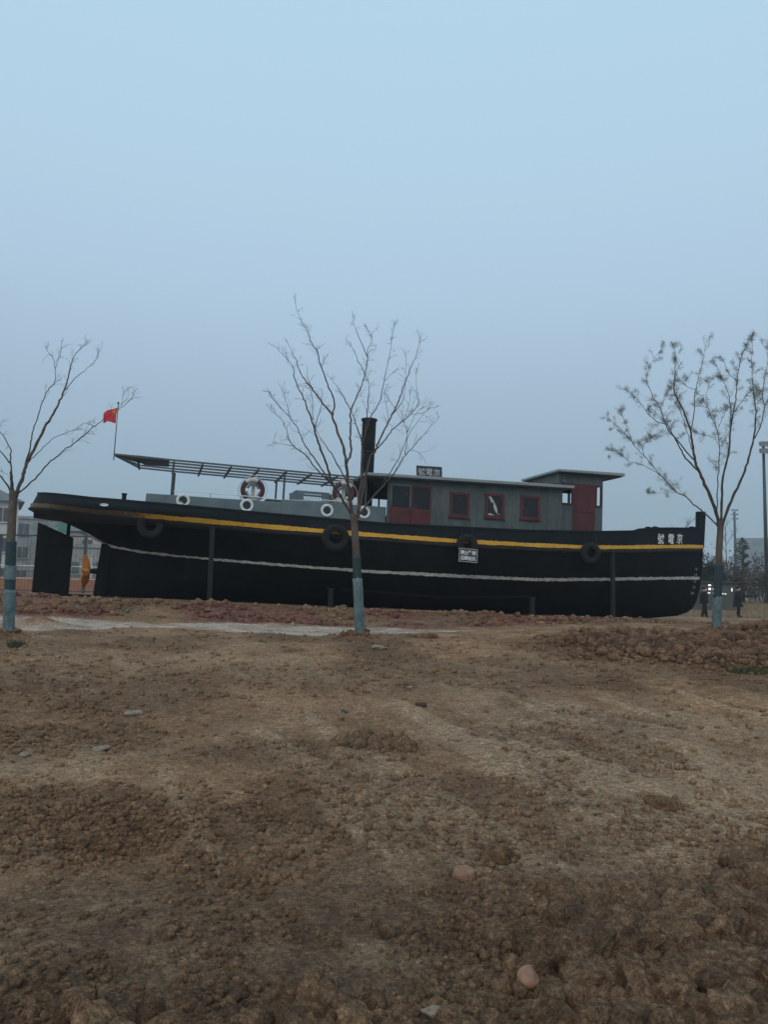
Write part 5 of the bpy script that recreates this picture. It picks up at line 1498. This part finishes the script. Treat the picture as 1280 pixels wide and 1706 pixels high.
def shrub(name, x, y, h, rad, label, m, seed, dens=1.0, bare=.4, group='shrubs behind the walkers'):
    r = random.Random(seed); z = ground_z(x, y, False) - .05
    root = empty(name, loc=(x, y, z)); tag(root, label, 'shrub', group)
    st, lv = MB(), MB()
    for k in range(int(11 * rad * dens) + 6):
        a = r.uniform(0, 6.28); q = rad * r.random() ** .5
        top = Vector((q * math.cos(a), q * math.sin(a), h * r.uniform(.6, 1.02) * (1 - .35 * (q / rad) ** 2)))
        p0 = Vector((top.x * .25, top.y * .25, 0))
        mid = p0.lerp(top, .5) + Vector((r.gauss(0, .1), r.gauss(0, .1), 0))
        st.tube([p0, mid, top], [.03, .018, .005], 4, cap=False)
        for _ in range(6):
            s = r.uniform(.35, 1); b = p0.lerp(top, s); e = b + Vector((r.gauss(0, .3), r.gauss(0, .3), r.uniform(.1, .5)))
            st.tube([b, e], [.009, .003], 3, cap=False)
            def f(rr): return b.lerp(e, rr.random()) + Vector((rr.gauss(0, .1), rr.gauss(0, .1), rr.gauss(0, .1))), Vector((rr.gauss(0, 1), rr.gauss(0, 1), rr.gauss(0, 1)))
            leaf_cloud(lv, r, int(22 * dens * (1 - bare)), f, .13)
    st.build('stems', M_BARK, root); lv.build('foliage', m, root)
conifer(25.6, 55.5, 4.7, 1.2, 'dark green spiky conifer behind the walker in the open', 3)
shrub('evergreen_shrub', 20.6, 50, 3.55, 1.25, 'dense dark evergreen shrub showing between the bow and the wrapped trunk', M_EVER, 4, 2.6, .0)
shrub('brown_shrub', 24.0, 54, 3.3, 1.4, 'dry brown shrub left of the spiky conifer', M_BROWN, 5, 1.3, .3)
shrub('olive_shrub', 27.0, 55, 3.7, 1.4, 'loose olive brown shrub between the conifer and the floodlight pole', M_OLIVE, 6, 1.2, .3)
shrub('brown_shrub', 30.4, 59, 3.0, 1.4, 'dry shrub at the right edge beyond the floodlight pole', M_BROWN, 7, 1.1, .4)
shrub('evergreen_shrub', 18.2, 53, 3.0, 1.3, 'low dark evergreen shrub mostly hidden behind the bow', M_EVER, 8, 2.2, .0)
def bare_tree(x, y, h, label, seed):
    r = random.Random(seed); z = ground_z(x, y, False) - .05
    root = empty('bare_tree', loc=(x, y, z)); tag(root, label, 'tree', 'thin bare trees far right')
    t, b = MB(), MB(); t.tube([(0, 0, 0), (.1, 0, h * .5), (.05, .1, h)], [.07, .045, .01], 7)
    def grow(p, d, L_, rr, dep):
        q = p + d * L_; b.tube([p, p.lerp(q, .5) + Vector((r.gauss(0, .04), r.gauss(0, .04), 0)), q], [rr, rr * .8, rr * .5], 4, cap=False)
        if dep:
            for _ in range(3): grow(p.lerp(q, r.uniform(.4, 1)), (d + Vector((r.gauss(0, .5), r.gauss(0, .5), r.gauss(.2, .3)))).normalized(), L_ * .65, rr * .55, dep - 1)
    for k in range(9):
        a = r.uniform(0, 6.28); grow(Vector((.05, 0, h * r.uniform(.35, .9))), Vector((math.cos(a) * .5, math.sin(a) * .5, .8)).normalized(), h * .2, .022, 2)
    t.build('trunk', M_BARK, root, smooth=True); b.build('branches', M_TWIG, root)
bare_tree(21.6, 56, 5.4, 'thin bare tree behind the bow, left of the wrapped trunk', 31)
bare_tree(29.0, 66, 6.5, 'thin bare tree rising behind the conifer and olive shrub', 32)
bare_tree(24.2, 64, 5.0, 'thin bare tree just right of the wrapped trunk near the bow', 33)
# a far belt of winter trees
fb = MB(); r_ = random.Random(77)
for k in range(60):
    x = r_.uniform(52, 108); y = 122 + r_.uniform(-6, 6); h = r_.uniform(4.5, 7.5)
    def f(rr): return Vector((x + rr.gauss(0, 1.3), y + rr.gauss(0, 1.2), abs(rr.gauss(h * .55, h * .27)))), Vector((rr.gauss(0, 1), rr.gauss(0, 1), 1))
    leaf_cloud(fb, r_, 170, f, .5)
    fb.tube([(x, y, 0), (x, y, h)], [.12, .03], 4, cap=False)
o = fb.build('far_woodland', M_BROWN); tag(o, 'far belt of brown winter trees behind the conifer', 'woodland', kind='stuff')

# ------------------------------------------------------------------ poles, far buildings
M_POLE = mat('pole_dark_green', (.022, .032, .034), rough=.6, col2=(.035, .048, .05), scale=3)
M_LAMP = mat('lamp_housing', (.10, .115, .12), rough=.5, col2=(.18, .2, .205), scale=6)
def floodlight(name, x, y, h, label, heads, wid):
    z = ground_z(x, y, False) - .1
    root = empty(name, loc=(x, y, z)); tag(root, label, 'light pole', 'floodlight poles')
    t = MB(); t.tube([(0, 0, 0), (0, 0, h)], [wid, wid * .6], 12); t.build('pole', M_POLE, root, smooth=True)
    b = MB(); b.box((-.3, -.3, 0), (.3, .3, .12)); b.build('base_plate', M_POLE, root)
    for (hx, hz, w_) in heads:
        b = MB(); b.bar((0, -.06, h + hz), (hx, -.1, h + hz), .06); b.build('arm', M_POLE, root)
        b = MB(); b.hexa([(hx - w_, -.45, h + hz - .22), (hx + w_, -.45, h + hz - .22), (hx + w_, -.1, h + hz - .1), (hx - w_, -.1, h + hz - .1), (hx - w_, -.35, h + hz + .22), (hx + w_, -.35, h + hz + .22), (hx + w_, -.05, h + hz + .2), (hx - w_, -.05, h + hz + .2)])
        b.build('lamp_head', M_LAMP, root, bevel=.02)
floodlight('floodlight_pole', 29.5, 60, 12.4, 'tall dark floodlight pole at the right edge with stacked lamp heads', ((-.1, 0, .28), (.5, 0, .28), (-.1, -.55, .28), (.5, -.55, .28)), .16)
floodlight('floodlight_pole', 90.4, 200, 22.5, 'far hazy floodlight pole above the trees right of the bow', ((-.45, .3, .4), (.45, .3, .4), (-.45, -.8, .4), (.45, -.8, .4), (-.45, -1.9, .4), (.45, -1.9, .4)), .42)
floodlight('floodlight_pole', -26.9, 53, 7.0, 'dark court floodlight pole at the left edge in front of the white building', ((-.45, .15, .28), (.4, -.5, .06)), .1)

M_WHITEWALL = mat('white_render', (.42, .42, .41), rough=.9, col2=(.52, .515, .5), scale=.35, fine=.1, fscale=4)
M_GREYWALL = mat('grey_concrete', (.17, .185, .19), rough=.95, col2=(.30, .31, .31), scale=.5, fine=.25, fscale=3, bump=.2, bscale=3)
M_CREAM = mat('cream_wall', (.36, .34, .30), rough=.9, col2=(.46, .44, .4), scale=.5, fine=.15, fscale=3)
M_DARKROOF = mat('grey_roof_tiles', (.10, .105, .115), rough=.9, col2=(.15, .155, .16), scale=1.2)
M_FARGREY = mat('far_grey_wall', (.11, .13, .15), rough=.9, col2=(.15, .17, .185), scale=.1)
M_WIN = mat('far_window', (.05, .058, .066), rough=.3, col2=(.10, .11, .12), scale=1)  # paler than glass: some distance haze is put into this colour
M_GREENSIGN = mat('green_sheet', (.03, .16, .11), rough=.6, col2=(.05, .2, .14), scale=1)
M_COURT = mat('orange_court_wall', (.30, .135, .075), rough=.9, col2=(.38, .18, .105), scale=1.5, fine=.12)
def building(name, x0, x1, y, dep, h, m, label, rows, cols, win, roof=None, z=None, cat='building', rot=0.0):
    z = ground_z((x0 + x1) / 2, y, False) - .3 if z is None else z
    w = (x1 - x0) / 2
    root = empty(name, loc=(x1 - w * math.cos(rot), y - w * math.sin(rot), z)); root.rotation_euler.z = rot; tag(root, label, cat)
    b = MB(); b.box((-w, 0, 0), (w, dep, h)); b.build('wall', m, root)
    if roof == 'hip':
        b = MB(); e = .5; b.add([(-w - e, -e, h + .02), (w + e, -e, h + .02), (w + e, dep + e, h + .02), (-w - e, dep + e, h + .02), (-w * .5, dep * .5, h + 2.0), (w * .5, dep * .5, h + 2.0)],
                                [(0, 1, 5, 4), (1, 2, 5), (2, 3, 4, 5), (3, 0, 4), (3, 2, 1, 0)]); b.build('roof', M_DARKROOF, root)
    elif roof == 'gable':
        b = MB(); e = .4; b.add([(-w - e, -e, h + .02), (w + e, -e, h + .02), (w + e, dep + e, h + .02), (-w - e, dep + e, h + .02), (-w - e, dep * .5, h + 1.5), (w + e, dep * .5, h + 1.5)],
                                [(0, 1, 5, 4), (2, 3, 4, 5), (0, 4, 3), (1, 2, 5), (3, 2, 1, 0)]); b.build('roof', M_DARKROOF, root)
    else:
        b = MB(); b.box((-w - .15, -.15, h), (w + .15, dep + .15, h + .35)); b.build('parapet', m, root)
    for r in range(rows):
        for c in range(cols):
            cx = -w + (c + .5) * 2 * w / cols; cz = h * (r + .55) / rows
            b = MB(); b.box((cx - win[0] / 2, -.02, cz - win[1] / 2), (cx + win[0] / 2, -.005, cz + win[1] / 2)); wn = b.build('window', M_WIN, root)
            b = MB(); b.box((cx - win[0] / 2 - .1, -.14, cz - win[1] / 2 - .14), (cx + win[0] / 2 + .1, -.003, cz - win[1] / 2 - .02)); b.box((cx - .03, -.05, cz - win[1] / 2), (cx + .03, -.021, cz + win[1] / 2)); b.build('frame', m, wn)
    return root
building('apartment_building', -46, -35.3, 75, 9, 8.6, M_WHITEWALL, 'tall white building with grey hipped roof at the left edge', 3, 4, (1.3, 1.3), 'hip', rot=.47)
building('concrete_block', -47.0, -38.4, 101, 9, 8.8, M_GREYWALL, 'weathered grey concrete block behind the court fence, beside the white building', 3, 4, (1.2, 1.4), rot=.42)
building('long_house', -38.4, -23, 91, 8, 6.9, M_CREAM, 'long cream house seen under the overhanging stern', 2, 6, (1.2, 1.2), 'gable')
building('grey_shed', -30.6, -21.5, 74, 6, 4.3, M_GREYWALL, 'low grey shed seen between the rudder and the sternpost', 1, 4, (1.4, 1.1))
building('office_building', 199, 290, 420, 4, 34, M_FARGREY, 'broad hazy grey building far away at the right edge', 5, 12, (5, 3), rot=-.42)
sg_ = empty('green_billboard', loc=(-36.3, 88.6, 5.8)); tag(sg_, 'plain green billboard above the rudder, in front of the cream house', 'billboard')
b = MB(); b.box((-.75, -.06, 1.2), (.6, .06, 2.35)); b.build('panel', M_GREENSIGN, sg_)
for x in (-.5, .4):
    b = MB(); b.bar((x, .08, -6), (x, .08, 1.3), .12); b.build('leg', M_POLE, sg_)
b = MB(); zf = .5; b.box((-36, 58.0, zf - .3), (-15, 58.3, 1.72)); b.box((-36.05, 57.95, 1.72), (-15, 58.35, 1.78))
o = b.build('court_wall', M_COURT); tag(o, 'low orange wall behind the court fence, left of the hull', 'wall')
# court fence: posts, rails and wire
fx0, fx1, fy = -33.0, -15.0, 55.0
fr = empty('court_fence', loc=(fx0, fy, .6)); tag(fr, 'tall thin dark court fence behind the rudder and stern', 'fence')
n_ = 6
for k in range(n_ + 1):
    x = k * (fx1 - fx0) / n_
    b = MB(); b.bar((x, 0, -.2), (x, 0, 4.12), .15); b.build('post', M_POLE, fr)
for zz, t, m in ((4.1, .11, M_POLE), (1.98, .05, M_WHITE), (1.6, .045, M_POLE), (1.1, .04, M_WHITE), (.25, .06, M_POLE)):
    b = MB(); b.bar((0, -.06, zz), (fx1 - fx0, -.06, zz), t); b.build('rail', m, fr)
for k in range(72):
    x = (k + .5) * (fx1 - fx0) / 72
    b = MB(); b.bar((x, .03, .1), (x, .03, 4.1), .013); b.build('wire', M_POLE, fr)
M_PILLAR = mat('pale_pillar', (.28, .33, .32), rough=.9, col2=(.38, .42, .41), scale=2)
b = MB(); b.box((-.17, -.17, -.3), (.17, .17, 4.0)); b.box((-.21, -.21, 4.0), (.21, .21, 4.1)); o = b.build('gate_pillar', M_PILLAR, matrix=Matrix.Translation((-22.15, 54.4, .7))); tag(o, 'pale square gate pillar between the rudder and the propeller', 'pillar')
b = MB(); b.box((-.32, -.2, -2.2), (.3, .2, 1.1)); b.box((-.36, -.24, 1.1), (.34, .24, 1.16)); o = b.build('utility_cabinet', M_CREAM, matrix=Matrix.Translation((-22.55, 60, 2.4))); tag(o, 'cream utility cabinet behind the propeller', 'cabinet')
# lit kiosk far behind the shrubs
M_LIT = bpy.data.materials.new('lit_window'); M_LIT.use_nodes = True
_b = M_LIT.node_tree.nodes['Principled BSDF']; _b.inputs['Emission Color'].default_value = (1, .97, .92, 1); _b.inputs['Emission Strength'].default_value = 1.0
_b.inputs['Base Color'].default_value = (.8, .8, .78, 1)
M_KIOSK = mat('kiosk_dark', (.055, .06, .06), rough=.8, col2=(.08, .085, .083), scale=1)
def lit_kiosk(x, y):
    z = ground_z(x, y, False)
    root = empty('kiosk', loc=(x, y, z)); tag(root, 'dark kiosk with small bright lit windows between the two walkers', 'kiosk')
    b = MB(); b.box((-1.3, 0, -.2), (1.5, 1.8, 1.66)); b.build('wall', M_KIOSK, root)
    b = MB(); b.box((-1.4, -.15, 1.66), (1.6, 1.9, 1.72)); b.build('roof', M_KIOSK, root)
    for (wx, wz, a, c) in ((-.2, 1.5, .17, .08), (-.2, 1.27, .14, .13), (.05, 1.26, .1, .09), (-.24, 1.03, .14, .05), (.04, 1.03, .08, .05), (.54, 1.27, .06, .12), (.54, 1.0, .16, .07), (.75, .99, .1, .05), (1.15, 1.25, .05, .2)):
        b = MB(); b.box((wx - a / 2, -.03, wz - c / 2), (wx + a / 2, -.004, wz + c / 2)); b.build('lit_window', M_LIT, root)
lit_kiosk(20.1, 47.6)

# ------------------------------------------------------------------ stones and litter
M_STONE = mat('pale_stone', (.16, .125, .095), rough=.95, col2=(.27, .215, .165), scale=8, bump=.5, bscale=30, fine=.2)
M_PINK = mat('pinkish_stone', (.20, .105, .07), rough=.95, col2=(.26, .15, .1), scale=8, bump=.5, bscale=30, fine=.2)
M_BRICK = mat('old_brick', (.05, .03, .024), rough=.95, col2=(.085, .05, .04), scale=10, bump=.4)
M_REDLIT = mat('red_plastic', (.42, .04, .04), rough=.5, col2=(.5, .08, .07), scale=8)
M_DKRED = mat('dark_red_bag', (.13, .02, .025), rough=.6, col2=(.18, .04, .04), scale=8)
M_GRNLIT = mat('green_plastic', (.02, .11, .06), rough=.5, col2=(.03, .14, .08), scale=8)
M_BLULIT = mat('blue_plastic', (.06, .10, .14), rough=.5, col2=(.09, .14, .19), scale=8)
M_WHTLIT = mat('white_scrap', (.5, .5, .48), rough=.7, col2=(.6, .6, .58), scale=8)
def pebble(name, x, y, sx, sy, sz, m, label, cat, seed, group=None, sub=3, lift=.3):
    v_, f_ = clod_shape(seed + 100, sub)
    b = MB(); b.add([(p[0] * sx, p[1] * sy, p[2] * sz) for p in v_], f_)
    o = b.build(name, m, smooth=True, matrix=Matrix.Translation((x, y, ground_z(x, y) + sz * (lift if cat != 'clod' else .05))) @ RZ(seed * 1.3))
    tag(o, label, cat, group)
    if m is M_CLOD: o['soil'] = [.45, 0., 0., 0.]
    return o
G_ = 'loose stones on the soil'
pebble('stone', -2.46, 7.99, .12, .09, .028, M_STONE, 'flat pale stone lying on the trodden soil, left of the middle', 'stone', 1, G_)
pebble('stone', -2.87, 6.48, .055, .05, .03, M_STONE, 'small whitish stone nearest the left edge of the soil', 'stone', 2, G_)
pebble('stone', -2.32, 6.65, .075, .055, .03, M_STONE, 'pale angular stone in dark crumbly soil at the left', 'stone', 3, G_)
pebble('stone', -.05, 12.8, .16, .12, .05, M_STONE, 'flat grey stone slab beside the foot of the middle tree', 'stone', 4, G_)
pebble('stone', -1.9, 16.82, .055, .05, .07, M_STONE, 'small upright white stone at the edge of the pale path', 'stone', 5, G_)
pebble('stone', -3.91, 17.57, .11, .07, .05, M_STONE, 'whitish stone on the reddish bank below the steel prop', 'stone', 6, G_)
pebble('stone', -6.39, 16.36, .09, .07, .085, M_STONE, 'upright pale stone on the bank below the rudder', 'stone', 7, G_)
pebble('stone', .47, 4.31, .075, .065, .05, M_PINK, 'rounded pinkish stone at the edge of the clod heap', 'stone', 8, G_)
pebble('stone', .60, 3.2, .05, .06, .06, M_PINK, 'brownish pointed stone low in the clod heap near the bottom edge', 'stone', 9, G_)
pebble('stone', 1.81, 4.12, .04, .035, .025, M_STONE, 'small pale stone in the right part of the clod heap', 'stone', 10, G_)
pebble('stone', 2.13, 4.53, .085, .05, .03, M_STONE, 'flat grey stone at the right edge above the clod heap', 'stone', 11, G_)
pebble('stone', .22, 2.98, .045, .035, .025, M_STONE, 'small pale pebble near the bottom edge, left of the pointed stone', 'stone', 12, G_)
H_ = 'big clods thrown out of the heap'
pebble('big_clod', .70, 4.62, .14, .1, .085, M_CLOD, 'big dark clod on smooth soil at the top left of the heap', 'clod', 13, H_)
pebble('big_clod', 2.02, 5.63, .15, .11, .08, M_CLOD, 'broad crumbling clod at the right, behind the heap', 'clod', 14, H_)
pebble('big_clod', 2.42, 4.85, .15, .12, .09, M_CLOD, 'large dark clod cut by the right edge of the picture', 'clod', 15, H_)
pebble('big_clod', .92, 4.05, .09, .08, .07, M_CLOD, 'round dark clod in the upper left of the heap', 'clod', 16, H_)
pebble('big_clod', .85, 14.15, .19, .15, .13, M_CLOD, 'lone earth lump on the pale path right of the middle tree', 'clod', 17, H_)
b = MB(); b.box((-.06, -.035, -.02), (.06, .035, .025)); o = b.build('brick_piece', M_BRICK, bevel=.008, matrix=Matrix.Translation((.45, 8.71, ground_z(.45, 8.71) + .02)) @ RZ(.2)); tag(o, 'small dark broken brick lying alone on tan soil', 'brick')
def scrap(name, x, y, L_, m, label, seed, h=.05):
    r = random.Random(seed); b = MB(); nx_, ny_ = 9, 6
    vs_ = [((i / (nx_ - 1) - .5) * L_, (j / (ny_ - 1) - .5) * L_ * .5 + r.uniform(-.01, .01), h * (.5 + .5 * mnoise.noise(Vector((i * .55, j * .6, seed)))) + r.uniform(0, .01)) for i in range(nx_) for j in range(ny_)]
    b.add(vs_, [(i * ny_ + j, (i + 1) * ny_ + j, (i + 1) * ny_ + j + 1, i * ny_ + j + 1) for i in range(nx_ - 1) for j in range(ny_ - 1)])
    o = b.build(name, m, smooth=True, matrix=Matrix.Translation((x, y, ground_z(x, y) + .01)) @ RZ(seed)); so = o.modifiers.new('sheet', 'SOLIDIFY'); so.thickness = .004
    tag(o, label, 'litter', 'plastic litter on the soil')
scrap('plastic_scrap', 2.2, 21.2, .26, M_REDLIT, 'bright red plastic scrap on the ground before the hull', 40, .07)
scrap('plastic_bag', -5.89, 16.21, .30, M_DKRED, 'crumpled dark red bag on the bank below the propeller', 41, .10)
scrap('plastic_scrap', -5.26, 16.25, .12, M_GRNLIT, 'small green plastic scrap on the bank beside the dark red bag', 42, .14)
scrap('plastic_scrap', -.37, 8.5, .10, M_BLULIT, 'small bluish plastic scrap in the middle of the tan soil', 43, .03)
scrap('plastic_scrap', .35, 9.55, .045, M_WHTLIT, 'tiny white scrap right of the middle on the tan soil', 44, .03)
scrap('plastic_bag', -1.35, 17.6, .3, M_DKRED, 'dark red plastic half buried in the bank left of the middle tree', 45, .08)
# grass tufts
M_GRASS = mat('grass_blades', (.03, .05, .018), rough=.8, col2=(.055, .08, .03), scale=8)
M_DRYGRASS = mat('dry_grass_blades', (.10, .085, .05), rough=.9, col2=(.16, .135, .085), scale=8)
def tuft(x, y, R_, n, h, label, seed):
    r = random.Random(seed); b = MB()
    for _ in range(n):
        a = r.uniform(0, 6.28); q = R_ * r.random() ** .6; px, py = x + q * math.cos(a), y + q * .6 * math.sin(a); pz = float(macro(np.array([px]), np.array([py]))[0]) - .02
        hh = h * r.uniform(.5, 1.3); dx, dy = r.gauss(0, .4) * hh, r.gauss(0, .4) * hh; w_ = .005
        b.add([(px - w_, py, pz), (px + w_, py, pz), (px + dx * .5 + w_ * .7, py + dy * .5, pz + hh * .7), (px + dx, py + dy, pz + hh), (px + dx * .5 - w_ * .7, py + dy * .5, pz + hh * .7)], [(0, 1, 2, 3, 4)])
    o = b.build('grass_tuft', M_GRASS); tag(o, label, 'grass', kind='stuff')
tuft(5.5, 11.9, .34, 620, .11, 'small green grass patch at the right edge', 1)
tuft(-5.29, 11.46, .14, 160, .09, 'small green grass tuft near the left tree', 2)
tuft(-.1, 12.6, .12, 60, .08, 'thin green weeds near the middle tree', 3)
# dry grass on the rise beyond the bow
def dry_grass():
    r = np.random.RandomState(3); n = 26000
    x = r.uniform(12, 44, n); y = r.uniform(36, 66, n)
    k = (x < y * .62 + 2) & (x > y * .36); x, y = x[k], y[k]; n = len(x)
    z = terrain(x, y)[0] - .02
    h = r.uniform(.06, .2, n); a = r.rand(n) * 6.28; w_ = .012
    dx, dy = np.cos(a) * h * .6, np.sin(a) * h * .6
    co = np.stack([np.stack([x - w_, y, z], -1), np.stack([x + w_, y, z], -1), np.stack([x + dx, y + dy, z + h], -1)], 1).reshape(-1, 3).astype(np.float32)
    me = bpy.data.meshes.new('dry_grass'); fa = np.arange(n * 3, dtype=np.int32)
    me.vertices.add(n * 3); me.vertices.foreach_set('co', co.ravel()); me.loops.add(n * 3); me.loops.foreach_set('vertex_index', fa)
    me.polygons.add(n); me.polygons.foreach_set('loop_start', np.arange(n, dtype=np.int32) * 3); me.materials.append(M_DRYGRASS); me.update(calc_edges=True)
    o = bpy.data.objects.new('dry_grass', me); COL.objects.link(o); tag(o, 'dry grass on the rise beyond the bow', 'grass', kind='stuff')
dry_grass()

# ------------------------------------------------------------------ haze
hz = MB(); hz.box((-780, -14, -2.2), (780, 800, 40))
hm = bpy.data.materials.new('evening_haze'); hm.use_nodes = True
hm.node_tree.nodes.clear()
ho = hm.node_tree.nodes.new('ShaderNodeOutputMaterial'); hv = hm.node_tree.nodes.new('ShaderNodeVolumePrincipled')
hv.inputs['Color'].default_value = (.80, .88, .95, 1); hv.inputs['Density'].default_value = .0009; hv.inputs['Anisotropy'].default_value = .2
hm.node_tree.links.new(hv.outputs[0], ho.inputs['Volume'])
o = hz.build('haze', hm); tag(o, 'thin evening haze in the air', 'haze', kind='stuff')
